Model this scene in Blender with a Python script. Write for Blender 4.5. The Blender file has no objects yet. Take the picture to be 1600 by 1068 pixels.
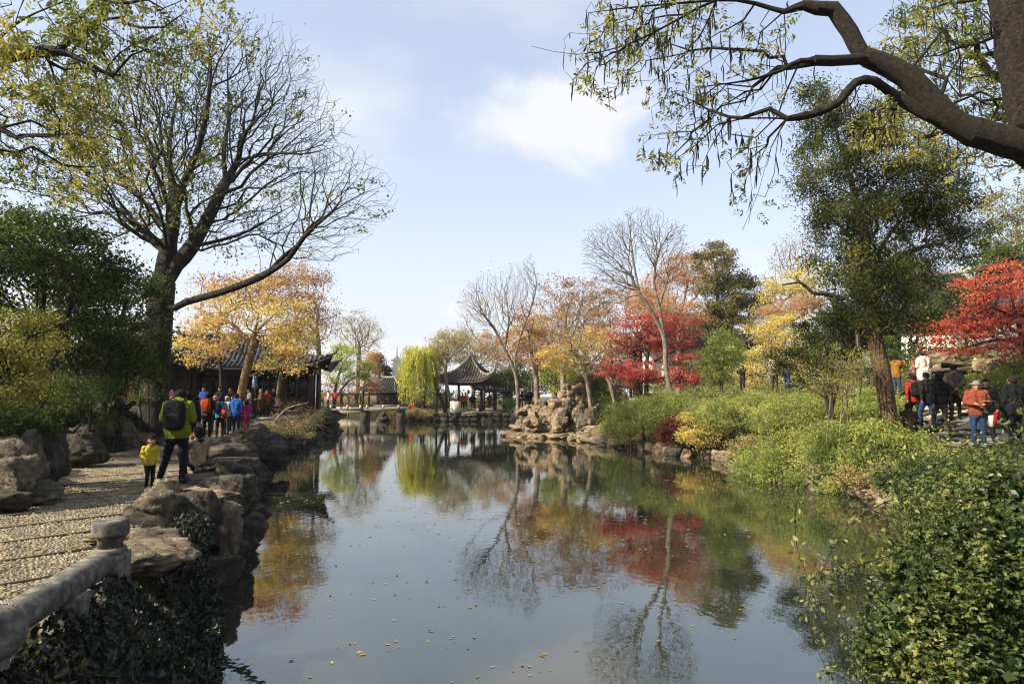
import bpy, bmesh, math
import numpy as np
from mathutils import Vector, noise
RAD = math.radians
rng = np.random.default_rng(11)
scene = bpy.context.scene
COL = scene.collection
# ------------------------------------------------------------------ camera, world, sun, exposure
PITCH = math.atan(85 / 1067.0)
CAMZ = 1.65
cam = bpy.data.cameras.new('camera'); cam.lens = 24; cam.sensor_width = 36
cam.clip_start = 0.1; cam.clip_end = 6000
camo = bpy.data.objects.new('camera', cam); COL.objects.link(camo)
camo.location = (0, 0, CAMZ); camo.rotation_euler = (RAD(90) + PITCH, 0, 0)
scene.camera = camo
SUN_EL, SUN_BEHIND = RAD(36), RAD(24)          # sun on the left, somewhat behind the viewer
sun_dir = Vector((-math.cos(SUN_BEHIND) * math.cos(SUN_EL), -math.sin(SUN_BEHIND) * math.cos(SUN_EL), math.sin(SUN_EL)))
world = bpy.data.worlds.new('World'); scene.world = world; world.use_nodes = True
wt = world.node_tree; wt.nodes.clear()
def wn(t, **k):
    n = wt.nodes.new(t)
    for a, b in k.items(): setattr(n, a, b)
    return n
sky = wn('ShaderNodeTexSky', sky_type='NISHITA', sun_disc=False, sun_elevation=SUN_EL,
         sun_rotation=math.atan2(sun_dir.x, sun_dir.y), altitude=0, air_density=1.0, dust_density=2.2, ozone_density=1.5)
tc = wn('ShaderNodeTexCoord'); sep = wn('ShaderNodeSeparateXYZ')
wt.links.new(tc.outputs['Generated'], sep.inputs[0])
def wmath(op, a, b=None):
    n = wn('ShaderNodeMath', operation=op)
    for i, v in enumerate((a, b)):
        if v is None: continue
        if isinstance(v, (int, float)): n.inputs[i].default_value = v
        else: wt.links.new(v, n.inputs[i])
    return n.outputs[0]
zc = wmath('ADD', wmath('MAXIMUM', sep.outputs[2], 0.0), 0.16)
comb = wn('ShaderNodeCombineXYZ')
wt.links.new(wmath('DIVIDE', sep.outputs[0], zc), comb.inputs[0]); wt.links.new(wmath('DIVIDE', sep.outputs[1], zc), comb.inputs[1])
mp = wn('ShaderNodeMapping'); mp.inputs['Location'].default_value = (0.62, 0.15, 0)
wt.links.new(comb.outputs[0], mp.inputs[0])
nz = wn('ShaderNodeTexNoise'); nz.inputs['Scale'].default_value = 0.8; nz.inputs['Detail'].default_value = 7; nz.inputs['Roughness'].default_value = 0.52
wt.links.new(mp.outputs[0], nz.inputs['Vector'])
cr = wn('ShaderNodeMapRange', interpolation_type='SMOOTHSTEP')
cr.inputs['From Min'].default_value = 0.50; cr.inputs['From Max'].default_value = 0.70; cr.inputs['To Max'].default_value = 0.85
wt.links.new(nz.outputs[0], cr.inputs['Value'])
# one bright cumulus bank standing over the garden, in a fixed direction of the sky
cdir = Vector((0.085, 1.0, 0.425)).normalized()
vd = wn('ShaderNodeVectorMath', operation='SUBTRACT'); vd.inputs[1].default_value = cdir
wt.links.new(tc.outputs['Generated'], vd.inputs[0])
vs = wn('ShaderNodeVectorMath', operation='MULTIPLY'); vs.inputs[1].default_value = (5.6, 5.6, 10.5)
wt.links.new(vd.outputs[0], vs.inputs[0])
vl = wn('ShaderNodeVectorMath', operation='LENGTH'); wt.links.new(vs.outputs[0], vl.inputs[0])
nz2 = wn('ShaderNodeTexNoise'); nz2.inputs['Scale'].default_value = 6.5; nz2.inputs['Detail'].default_value = 9; nz2.inputs['Roughness'].default_value = 0.58; nz2.inputs['Distortion'].default_value = 0.35
wt.links.new(tc.outputs['Generated'], nz2.inputs['Vector'])
cl2 = wmath('SUBTRACT', wmath('MULTIPLY', nz2.outputs[0], 2.8), vl.outputs['Value'])
cr2 = wn('ShaderNodeMapRange', interpolation_type='SMOOTHSTEP'); cr2.inputs['From Min'].default_value = 0.45; cr2.inputs['From Max'].default_value = 1.25; cr2.inputs['To Max'].default_value = 0.9
wt.links.new(cl2, cr2.inputs['Value'])
# a thin high veil covers the whole dome and thickens evenly towards the horizon
veil = wmath('ADD', 0.30, wmath('MULTIPLY', 0.66, wmath('POWER', 2.718, wmath('MULTIPLY', wmath('MAXIMUM', sep.outputs[2], 0.0), -4.2))))
mv = wn('ShaderNodeMixRGB'); wt.links.new(veil, mv.inputs[0]); wt.links.new(sky.outputs[0], mv.inputs[1]); mv.inputs[2].default_value = (2.95, 2.98, 3.12, 1)
cl = wmath('MAXIMUM', cr.outputs[0], cr2.outputs[0])
mx = wn('ShaderNodeMixRGB'); wt.links.new(cl, mx.inputs[0]); wt.links.new(mv.outputs[0], mx.inputs[1])
mx.inputs[2].default_value = (3.35, 3.37, 3.45, 1)
bg = wn('ShaderNodeBackground'); bg.inputs['Strength'].default_value = 0.119
wo = wn('ShaderNodeOutputWorld'); wt.links.new(mx.outputs[0], bg.inputs[0]); wt.links.new(bg.outputs[0], wo.inputs[0])
sl = bpy.data.lights.new('sun', 'SUN'); sl.energy = 5.0; sl.angle = RAD(0.5); sl.color = (1.0, 0.89, 0.71)
so = bpy.data.objects.new('sun', sl); COL.objects.link(so)
so.rotation_euler = (-sun_dir).to_track_quat('-Z', 'Y').to_euler(); so.location = (-60, -30, 60)
vs_ = scene.view_settings; scene.display_settings.display_device = 'sRGB'
vs_.view_transform = 'Standard'; vs_.look = 'None'; vs_.exposure = 1.3; vs_.gamma = 1; vs_.use_curve_mapping = False
cy = scene.cycles
cy.use_denoising = True
try: cy.denoiser = 'OPENIMAGEDENOISE'
except Exception: pass
cy.filter_width = 1.15
cy.max_bounces = 6; cy.diffuse_bounces = 3; cy.glossy_bounces = 3; cy.transmission_bounces = 3; cy.transparent_max_bounces = 4; cy.volume_bounces = 0
cy.caustics_reflective = False; cy.caustics_refractive = False; cy.sample_clamp_indirect = 4

# ------------------------------------------------------------------ helpers
F0 = 1067.0
def W(px, py, d):
    """point at forward distance d that the photograph shows at pixel (px, py)"""
    dx = (px - 800) / F0; dy = (534 - py) / F0
    y = math.cos(PITCH) - dy * math.sin(PITCH); z = math.sin(PITCH) + dy * math.cos(PITCH)
    return np.array((dx * d / y, d, CAMZ + z * d / y))
def X(px, d): return (px - 800) / F0 * d * 1.0
def lin(c):
    c = c.lstrip('#'); v = [int(c[i:i + 2], 16) / 255 for i in (0, 2, 4)]
    return tuple(x / 12.92 if x <= 0.04045 else ((x + 0.055) / 1.055) ** 2.4 for x in v)
def A(v): return np.asarray(v, float)
def nrm(v):
    v = A(v); n = np.linalg.norm(v, axis=-1, keepdims=True); return v / np.maximum(n, 1e-9)
def world_loc(o):
    p = Vector((0, 0, 0))
    while o is not None: p += Vector(o.location); o = o.parent
    return p
def tag(o, label=None, cat=None, group=None, kind=None):
    if label: o['label'] = label
    if cat: o['category'] = cat
    if group: o['group'] = group
    if kind: o['kind'] = kind
    return o
def thing(name, label, cat, loc, group=None, kind=None):
    o = bpy.data.objects.new(name, None); COL.objects.link(o); o.location = tuple(float(v) for v in loc); o.empty_display_size = 0.3
    return tag(o, label, cat, group, kind)
def make_mesh(name, V, faces, mats, tint=None, smooth=False, mi=None):
    """faces: list of int arrays (n,k), of any k each"""
    me = bpy.data.meshes.new(name)
    V = np.ascontiguousarray(V, np.float32)
    faces = [np.asarray(f, np.int32) for f in faces if len(f)]
    idx = np.concatenate([f.ravel() for f in faces]); tot = np.concatenate([np.full(len(f), f.shape[1], np.int32) for f in faces])
    st = np.concatenate([[0], np.cumsum(tot)[:-1]]).astype(np.int32)
    me.vertices.add(len(V)); me.vertices.foreach_set('co', V.ravel())
    me.loops.add(len(idx)); me.loops.foreach_set('vertex_index', idx)
    me.polygons.add(len(tot)); me.polygons.foreach_set('loop_start', st); me.polygons.foreach_set('loop_total', tot)
    if smooth: me.polygons.foreach_set('use_smooth', np.ones(len(tot), bool))
    if not isinstance(mats, (list, tuple)): mats = [mats]
    for m in mats: me.materials.append(m)
    if mi is not None: me.polygons.foreach_set('material_index', np.asarray(mi, np.int32))
    if tint is not None:
        at = me.attributes.new('tint', 'FLOAT', 'POINT'); at.data.foreach_set('value', np.asarray(tint, np.float32))
    me.update(calc_edges=True)
    return me
def mk(name, V, faces, mats, parent=None, tint=None, smooth=False, mi=None, kind=None):
    V = A(V)
    if parent is not None: V = V - np.array(world_loc(parent))
    o = bpy.data.objects.new(name, make_mesh(name, V, faces, mats, tint, smooth, mi)); COL.objects.link(o)
    if parent is not None: o.parent = parent
    if kind: o['kind'] = kind
    return o
class MB:
    """collects shapes into one mesh"""
    def __init__(s): s.v = []; s.f = {}; s.n = 0
    def add(s, V, faces):
        V = A(V); s.v.append(V)
        for f in faces:
            f = np.asarray(f)
            if len(f): s.f.setdefault(f.shape[1], []).append(f + s.n)
        s.n += len(V); return s
    def box(s, c, size, rz=0, taper=0.0):
        x, y, z = A(size) / 2
        P = A([(-x, -y, -z), (x, -y, -z), (x, y, -z), (-x, y, -z), (-x, -y, z), (x, -y, z), (x, y, z), (-x, y, z)])
        P[4:, :2] *= 1 - taper
        co, si = math.cos(rz), math.sin(rz)
        P = np.stack([P[:, 0] * co - P[:, 1] * si, P[:, 0] * si + P[:, 1] * co, P[:, 2]], 1) + A(c)
        return s.add(P, [[(0, 3, 2, 1), (4, 5, 6, 7), (0, 1, 5, 4), (1, 2, 6, 5), (2, 3, 7, 6), (3, 0, 4, 7)]])
    def tube(s, pts, r, n=8, caps=True, flat=1.0):
        pts = A(pts); m = len(pts); r = np.broadcast_to(A(r), (m,))
        t = np.gradient(pts, axis=0) if m > 2 else np.repeat((pts[1] - pts[0])[None], m, 0)
        t = nrm(t); ref = A((0.12, 0.21, 0.97)) if abs(t[:, 2]).mean() < 0.85 else A((0.9, 0.3, 0.1))
        u = nrm(np.cross(t, ref)); w = np.cross(t, u)
        a = np.arange(n) / n * 2 * math.pi + math.pi / n
        P = pts[:, None] + r[:, None, None] * (np.cos(a)[None, :, None] * u[:, None] + flat * np.sin(a)[None, :, None] * w[:, None])
        i = np.arange(m - 1)[:, None] * n; j = np.arange(n)[None]; k = (j + 1) % n
        q = np.stack([i + j, i + k, i + n + k, i + n + j], -1).reshape(-1, 4)
        s.add(P.reshape(-1, 3), [q])
        if caps:
            b = s.n - m * n
            s.f.setdefault(n, []).append(np.array([list(range(n))[::-1]]) + b)
            s.f.setdefault(n, []).append(np.array([list(range(n))]) + b + (m - 1) * n)
        return s
    def lathe(s, prof, c, n=16):
        prof = A(prof); return s.tube_z(prof, c, n)
    def tube_z(s, prof, c, n):
        m = len(prof); a = np.arange(n) / n * 2 * math.pi + math.pi / n
        P = np.stack([prof[:, 0][:, None] * np.cos(a), prof[:, 0][:, None] * np.sin(a), np.repeat(prof[:, 1][:, None], n, 1)], -1) + A(c)
        i = np.arange(m - 1)[:, None] * n; j = np.arange(n)[None]; k = (j + 1) % n
        q = np.stack([i + j, i + k, i + n + k, i + n + j], -1).reshape(-1, 4)
        s.add(P.reshape(-1, 3), [q]); b = s.n - m * n
        s.f.setdefault(n, []).append(np.array([list(range(n))[::-1]]) + b); s.f.setdefault(n, []).append(np.array([list(range(n))]) + b + (m - 1) * n)
        return s
    def build(s, name, mat, parent=None, smooth=False, kind=None):
        return mk(name, np.concatenate(s.v), [np.concatenate(x) for x in s.f.values()], mat, parent, smooth=smooth, kind=kind)
def crom(P, per=4):
    """smooth curve through control points"""
    P = A(P)
    if len(P) < 3: return np.linspace(P[0], P[-1], per + 1)
    Q = np.vstack([2 * P[0] - P[1], P, 2 * P[-1] - P[-2]]); out = []
    for i in range(1, len(Q) - 2):
        for t in np.arange(per) / per:
            out.append(0.5 * (2 * Q[i] + (Q[i + 1] - Q[i - 1]) * t + (2 * Q[i - 1] - 5 * Q[i] + 4 * Q[i + 1] - Q[i + 2]) * t * t + (3 * Q[i] - Q[i - 1] - 3 * Q[i + 1] + Q[i + 2]) * t ** 3))
    out.append(P[-1]); return A(out)

# ------------------------------------------------------------------ materials
MATS = {}
def nodes_of(name):
    m = bpy.data.materials.new(name); m.use_nodes = True; nt = m.node_tree; nt.nodes.clear(); MATS[name] = m
    def N(t, ins=None, **k):
        n = nt.nodes.new(t)
        for a, b in k.items(): setattr(n, a, b)
        for a, b in (ins or {}).items():
            if hasattr(b, 'is_output'): nt.links.new(b, n.inputs[a])
            else: n.inputs[a].default_value = b
        return n
    return m, nt, N
def c4(c): return (*(lin(c) if isinstance(c, str) else c), 1)
def ramp(N, fac, cols, interp='LINEAR'):
    n = N('ShaderNodeValToRGB', {'Fac': fac}); n.color_ramp.interpolation = interp; e = n.color_ramp.elements
    while len(e) < len(cols): e.new(0.5)
    for i, c in enumerate(cols):
        p, c = c if isinstance(c, tuple) and not isinstance(c[0], str) and len(c) == 2 else (i / max(1, len(cols) - 1), c)
        e[i].position = p; e[i].color = c4(c)
    return n.outputs[0]
def mat_leaf(name, cols, trans=0.35, gloss=0.0, rough=0.45, val=.74, sat=.80):
    m, nt, N = nodes_of(name)
    at = N('ShaderNodeAttribute', attribute_name='tint')
    c = N('ShaderNodeHueSaturation', {'Saturation': sat, 'Value': val, 'Color': ramp(N, at.outputs['Fac'], cols)}).outputs[0]
    d = N('ShaderNodeBsdfDiffuse', {'Color': c}); hs = N('ShaderNodeHueSaturation', {'Saturation': 1.08, 'Value': 1.25, 'Color': c})
    t = N('ShaderNodeBsdfTranslucent', {'Color': hs.outputs[0]})
    x = N('ShaderNodeMixShader', {0: trans, 1: d.outputs[0], 2: t.outputs[0]})
    if not gloss: N('ShaderNodeOutputMaterial', {0: x.outputs[0]}); return m
    g = N('ShaderNodeBsdfGlossy', {'Color': (1, 1, 1, 1), 'Roughness': rough})
    y = N('ShaderNodeMixShader', {0: gloss, 1: x.outputs[0], 2: g.outputs[0]})
    N('ShaderNodeOutputMaterial', {0: y.outputs[0]}); return m
def mat_noise(name, cols, scale=4, rough=0.85, bump=0.3, bscale=None, detail=6, dist=0.02, stretch=(1, 1, 1), spec=0.3, rnd=0.0, metal=0.0, top=None, crack=0.0):
    m, nt, N = nodes_of(name)
    tcn = N('ShaderNodeTexCoord'); mpn = N('ShaderNodeMapping', {'Vector': tcn.outputs['Object'], 'Scale': stretch})
    vec = mpn.outputs[0]
    if rnd:
        oi = N('ShaderNodeObjectInfo'); ad = N('ShaderNodeVectorMath', {0: vec, 1: oi.outputs['Random']}, operation='ADD'); vec = ad.outputs[0]
    n1 = N('ShaderNodeTexNoise', {'Vector': vec, 'Scale': scale, 'Detail': detail, 'Roughness': 0.6})
    f = N('ShaderNodeMapRange', {'Value': n1.outputs[0], 'From Min': 0.3, 'From Max': 0.7})
    col = ramp(N, f.outputs[0], cols)
    if rnd:
        hs = N('ShaderNodeHueSaturation', {'Color': col, 'Value': N('ShaderNodeMapRange', {'Value': oi.outputs['Random'], 'To Min': 1 - rnd, 'To Max': 1 + rnd}).outputs[0]}); col = hs.outputs[0]
    if top:                                         # moss and lichen that settle on upward faces
        ge = N('ShaderNodeNewGeometry'); sx = N('ShaderNodeSeparateXYZ', {0: ge.outputs['Normal']})
        n3 = N('ShaderNodeTexNoise', {'Vector': vec, 'Scale': scale * 0.7, 'Detail': 4})
        ff = N('ShaderNodeMath', {0: sx.outputs[2], 1: n3.outputs[0]}, operation='MULTIPLY')
        fm = N('ShaderNodeMapRange', {'Value': ff.outputs[0], 'From Min': top[1], 'From Max': top[1] + 0.15, 'To Max': top[2]})
        mxn = N('ShaderNodeMixRGB', {0: fm.outputs[0], 1: col, 2: c4(top[0])}); col = mxn.outputs[0]
    b = N('ShaderNodeBsdfPrincipled', {'Base Color': col, 'Roughness': rough, 'Specular IOR Level': spec, 'Metallic': metal})
    if bump:
        n2 = N('ShaderNodeTexNoise', {'Vector': vec, 'Scale': bscale or scale * 5, 'Detail': 5, 'Roughness': 0.65})
        hgt = n2.outputs[0]
        if crack:                                   # bedding cracks
            wv = N('ShaderNodeMapping', {'Vector': N('ShaderNodeVectorMath', {0: vec, 1: N('ShaderNodeVectorMath', {0: n1.outputs['Color'], 1: (.35, .35, .35)}, operation='MULTIPLY').outputs[0]}, operation='ADD').outputs[0], 'Scale': (1.3, 1.3, 3.2)})
            vo = N('ShaderNodeTexVoronoi', {'Vector': wv.outputs[0], 'Scale': 1.6}, feature='DISTANCE_TO_EDGE')
            ce = N('ShaderNodeMapRange', {'Value': vo.outputs['Distance'], 'From Max': 0.05, 'To Min': -crack, 'To Max': 0.0})
            hgt = N('ShaderNodeMath', {0: hgt, 1: ce.outputs[0]}, operation='ADD').outputs[0]
        bp = N('ShaderNodeBump', {'Height': hgt, 'Strength': bump, 'Distance': dist}); nt.links.new(bp.outputs[0], b.inputs['Normal'])
    N('ShaderNodeOutputMaterial', {0: b.outputs[0]}); return m
M = {}
M['bark_dark'] = mat_noise('bark_dark', ['#100e0c', '#26221e', '#3c372f'], 4, bump=1.0, bscale=10, dist=0.06, crack=.8, stretch=(2.5, 2.5, 0.7))
M['bark_moss'] = mat_noise('bark_moss', ['#100d0a', '#2a241b', '#463c2d'], 7, bump=1.0, bscale=16, dist=0.10, crack=1.2, stretch=(3, 3, 3), top=('#474d20', 0.36, 0.6))
M['bark_grey'] = mat_noise('bark_grey', ['#4a4238', '#6a6052', '#837867'], 4, bump=0.4, bscale=14, dist=0.01, stretch=(2, 2, 0.8))
M['bark_pale'] = mat_noise('bark_pale', ['#443d34', '#665c4f', '#827868'], 5, bump=0.3, bscale=14, dist=0.01)
M['bark_tan'] = mat_noise('bark_tan', ['#4a3a28', '#6b5539', '#856c4a'], 4, bump=0.5, bscale=10, dist=0.02, stretch=(2, 2, 0.5))
M['bark_cypress'] = mat_noise('bark_cypress', ['#17110c', '#35281d', '#6b543d', '#2a2018'], 7, bump=1.0, bscale=9, dist=0.08, stretch=(3.2, 3.2, 0.16))
M['bark_twig'] = mat_noise('bark_twig', ['#3f352c', '#574a40'], 4, bump=0)
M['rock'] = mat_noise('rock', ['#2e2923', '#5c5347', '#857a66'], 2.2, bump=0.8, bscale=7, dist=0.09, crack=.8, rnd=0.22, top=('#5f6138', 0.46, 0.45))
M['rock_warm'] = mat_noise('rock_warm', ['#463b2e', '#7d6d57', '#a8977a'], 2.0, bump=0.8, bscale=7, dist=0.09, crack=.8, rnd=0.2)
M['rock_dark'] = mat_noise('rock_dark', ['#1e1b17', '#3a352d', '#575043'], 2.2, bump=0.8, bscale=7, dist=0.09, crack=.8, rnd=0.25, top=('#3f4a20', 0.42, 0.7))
M['stone_rail'] = mat_noise('stone_rail', ['#33312e', '#57534d', '#7d786f'], 11, bump=0.5, bscale=50, dist=0.01)
M['stone'] = mat_noise('stone', ['#6d6759', '#8f8877', '#a8a08c'], 3, bump=0.4, bscale=20, dist=0.02)
M['soil'] = mat_noise('soil', ['#2a2117', '#43382a', '#514631'], 1.5, bump=0.6, bscale=8, dist=0.05)
M['pebble'] = mat_noise('pebble', ['#4a4336', '#766b57', '#9c9078'], 6, bump=0, rnd=0)
M['mortar'] = mat_noise('mortar', ['#383228', '#544c3d', '#6c6350'], 8, bump=0.7, bscale=38, dist=0.02)
M['edge_tile'] = mat_noise('edge_tile', ['#55503f', '#6d6654'], 12, bump=0.3)
M['tile'] = mat_noise('tile', ['#17181b', '#27292c', '#3b3b3a'], 5, rough=0.7, bump=0.3, bscale=30)
M['tile_brown'] = mat_noise('tile_brown', ['#28241f', '#3f3a33', '#59534a'], 5, rough=0.8, bump=0.3, bscale=30)
M['ridge'] = mat_noise('ridge', ['#57534d', '#827d74', '#a09a8e'], 6, rough=0.8, bump=0.3)
M['timber'] = mat_noise('timber', ['#17100c', '#2a1d16', '#38271d'], 5, rough=0.5, bump=0.2, stretch=(3, 3, .6))
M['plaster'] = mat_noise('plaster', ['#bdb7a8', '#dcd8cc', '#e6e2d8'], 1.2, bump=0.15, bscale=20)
M['plaster_tan_shaded'] = mat_noise('plaster_tan_shaded', ['#5a5045', '#6d6356', '#7d7264'], 1.2, bump=0.15, bscale=20)  # tan plaster darkened, the shade on the far wall is in its colour
M['lacquer'] = mat_noise('lacquer', ['#3c1511', '#55201a'], 3, rough=0.4, bump=0.1)
M['glass'] = mat_noise('glass', ['#0b1010', '#18201f'], 1.5, rough=0.08, bump=0, spec=0.6)
M['pagoda_wall'] = mat_noise('pagoda_wall', ['#6d6660', '#7d756d'], 0.2, bump=0)
M['pagoda_roof'] = mat_noise('pagoda_roof', ['#2c2e36', '#3a3c44'], 0.2, bump=0)
# ------------------------------------------------------------------ terrain and pond
POND = A([(2.5, 1.9), (-1.0, 1.9), (-2.0, 4.4), (-2.45, 5.9), (-3.1, 7.4), (-4.0, 9.2), (-4.3, 10.2), (-5.0, 12.5), (-5.7, 14.2), (-7.1, 18), (-8.4, 22.5), (-9.6, 27), (-11.2, 36),
          (-11.9, 46), (-13.6, 50), (-16.8, 56), (-19.6, 68), (-21, 86), (-12.8, 86), (-12.5, 66.6), (-1, 66), (3, 65.6), (4.2, 52), (1.4, 45), (-0.3, 42.6), (0.1, 40.6), (3.5, 38.7), (4.4, 34.6), (5.8, 30.8),
          (6.7, 27.6), (8.0, 26.2), (7.5, 20.9), (7.7, 18.7), (8.4, 17.5), (8.9, 16.3), (8.3, 12.5), (6.6, 9.2), (4.7, 6.4), (3.7, 4.4), (3.0, 2.8)])
def poly_sd(P, poly):
    """signed distance, positive outside"""
    P = A(P); a = poly; b = np.roll(poly, -1, 0); best = np.full(len(P), 1e9); ins = np.zeros(len(P), bool)
    for i in range(len(a)):
        e = b[i] - a[i]; w = P - a[i]; t = np.clip((w @ e) / (e @ e), 0, 1)
        best = np.minimum(best, np.linalg.norm(w - t[:, None] * e, axis=1))
        c = (a[i, 1] > P[:, 1]) != (b[i, 1] > P[:, 1])
        ins ^= c & (P[:, 0] < (b[i, 0] - a[i, 0]) * (P[:, 1] - a[i, 1]) / (b[i, 1] - a[i, 1] + 1e-12) + a[i, 0])
    return np.where(ins, -best, best)
def sm(t): t = np.clip(t, 0, 1); return t * t * (3 - 2 * t)
PATH_L = A([(-7.2, 2), (-7.4, 6), (-7.8, 10.3), (-9.7, 14), (-11.7, 18), (-11.9, 20.5), (-12.1, 23.5), (-12.7, 27), (-13.6, 30), (-22, 31)])   # left edge of the path
def path_left(y): return np.interp(y, PATH_L[:, 1], PATH_L[:, 0])
WATER = -0.75
def zg(x, y):
    x = np.atleast_1d(A(x)); y = np.atleast_1d(A(y)); sd = poly_sd(np.stack([x, y], 1), POND)
    left = (x < -0.5 - 0.02 * y) & (y < 64)
    zl = np.where(y < 10, -0.8 + 0.8 * sm(sd / (0.35 + 0.75 * sm((9.5 - y) / 2))), -0.8 + 0.8 * sm(sd / 0.4))
    bed = sm((path_left(y) - x) / 0.5) * np.where(y < 31, 1, 0)
    zl = zl + bed * (0.55 + 0.10 * np.clip(path_left(y) - x, 0, 8)) + 0.37 * sm((y - 29.5) / 2.5)
    zr = -0.8 + 1.15 * sm(sd / 1.8) + 2.0 * sm((sd - 3.6) / 9.5) + 3.5 * sm((sd - 16) / 25) * sm((70 - y) / 20) + 1.5 * np.exp(-((x - 16.8) / 5) ** 2 - ((y - 28.5) / 4.6) ** 2)
    far = -0.8 + 0.85 * sm(sd / 0.5)
    wf = sm((y - 58) / 8)
    z = np.where(left, zl, zr); z = z * (1 - wf) + far * wf
    z = np.where(sd < 0, -0.8 - 0.9 * sm(-sd / 1.2), z)
    return z
def zg1(x, y): return float(zg(x, y)[0])
ax = np.unique(np.concatenate([np.arange(-26, 32, 0.4), -np.geomspace(26, 2600, 30), np.geomspace(32, 2600, 30)]))
ay = np.unique(np.concatenate([np.arange(-12, 92, 0.4), np.geomspace(92, 3200, 30), -np.geomspace(12, 800, 14)]))
GX, GY = np.meshgrid(ax, ay); gz = zg(GX.ravel(), GY.ravel())
nx, ny = len(ax), len(ay)
i = (np.arange(ny - 1)[:, None] * nx + np.arange(nx - 1)[None]).ravel()
gq = np.stack([i, i + 1, i + nx + 1, i + nx], 1)
m, nt, N = nodes_of('ground')
tcn = N('ShaderNodeTexCoord'); n1 = N('ShaderNodeTexNoise', {'Vector': tcn.outputs['Object'], 'Scale': 0.35, 'Detail': 8, 'Roughness': 0.65})
c1 = ramp(N, n1.outputs[0], [(0.3, '#2c2417'), (0.45, '#3c3520'), (0.58, '#474824'), (0.7, '#54472f')])
n2 = N('ShaderNodeTexNoise', {'Vector': tcn.outputs['Object'], 'Scale': 9, 'Detail': 6, 'Roughness': 0.7})
bp = N('ShaderNodeBump', {'Height': n2.outputs[0], 'Strength': 0.8, 'Distance': 0.08})
b = N('ShaderNodeBsdfPrincipled', {'Base Color': c1, 'Roughness': 0.95, 'Specular IOR Level': 0.1, 'Normal': bp.outputs[0]})
N('ShaderNodeOutputMaterial', {0: b.outputs[0]}); M['ground'] = m
mk('ground', np.stack([GX.ravel(), GY.ravel(), gz], 1), [gq], m, smooth=True, kind='structure')
# water: murky, glossy, with faint wind ripples
m, nt, N = nodes_of('pond_water')
tcn = N('ShaderNodeTexCoord'); mpn = N('ShaderNodeMapping', {'Vector': tcn.outputs['Object'], 'Scale': (1, 0.55, 1)})
n1 = N('ShaderNodeTexNoise', {'Vector': mpn.outputs[0], 'Scale': 2.2, 'Detail': 3, 'Roughness': 0.55})
n2 = N('ShaderNodeTexNoise', {'Vector': mpn.outputs[0], 'Scale': 0.35, 'Detail': 2})
n4 = N('ShaderNodeTexNoise', {'Vector': mpn.outputs[0], 'Scale': 9.0, 'Detail': 2})
h = N('ShaderNodeMath', {0: N('ShaderNodeMath', {0: n4.outputs[0], 1: 0.22}, operation='MULTIPLY').outputs[0], 1: N('ShaderNodeMath', {0: n1.outputs[0], 1: n2.outputs[0]}, operation='MULTIPLY').outputs[0]}, operation='ADD')
rings = None
for (rx, ry) in ((0.55, 6.6), (-1.0, 7.1), (-1.55, 6.9)):              # where something touched the surface
    dv = N('ShaderNodeVectorMath', {0: tcn.outputs['Object'], 1: (rx, ry, 0)}, operation='DISTANCE')
    s_ = N('ShaderNodeMath', {0: N('ShaderNodeMath', {0: dv.outputs['Value'], 1: 70.0}, operation='MULTIPLY').outputs[0]}, operation='SINE')
    e_ = N('ShaderNodeMapRange', {'Value': dv.outputs['Value'], 'From Min': 0.08, 'From Max': 0.34, 'To Min': 0.16, 'To Max': 0.0})
    q_ = N('ShaderNodeMath', {0: s_.outputs[0], 1: e_.outputs[0]}, operation='MULTIPLY').outputs[0]
    rings = q_ if rings is None else N('ShaderNodeMath', {0: rings, 1: q_}, operation='ADD').outputs[0]
h = N('ShaderNodeMath', {0: h.outputs[0], 1: rings}, operation='ADD')
bp = N('ShaderNodeBump', {'Height': h.outputs[0], 'Strength': 0.16, 'Distance': 0.03})
n3 = N('ShaderNodeTexNoise', {'Vector': tcn.outputs['Object'], 'Scale': 0.2, 'Detail': 3})
wc = ramp(N, n3.outputs[0], [(0.3, '#1b2017'), (0.7, '#262b20')])
b = N('ShaderNodeBsdfPrincipled', {'Base Color': wc, 'Roughness': 0.018, 'IOR': 1.78, 'Specular IOR Level': 0.95, 'Normal': bp.outputs[0]})
N('ShaderNodeOutputMaterial', {0: b.outputs[0]}); M['water'] = m
mk('pond_water', A([(-24, 0.5, WATER), (12, 0.5, WATER), (12, 90, WATER), (-24, 90, WATER)]), [A([(0, 1, 2, 3)]).astype(int)], m, kind='structure')

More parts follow.
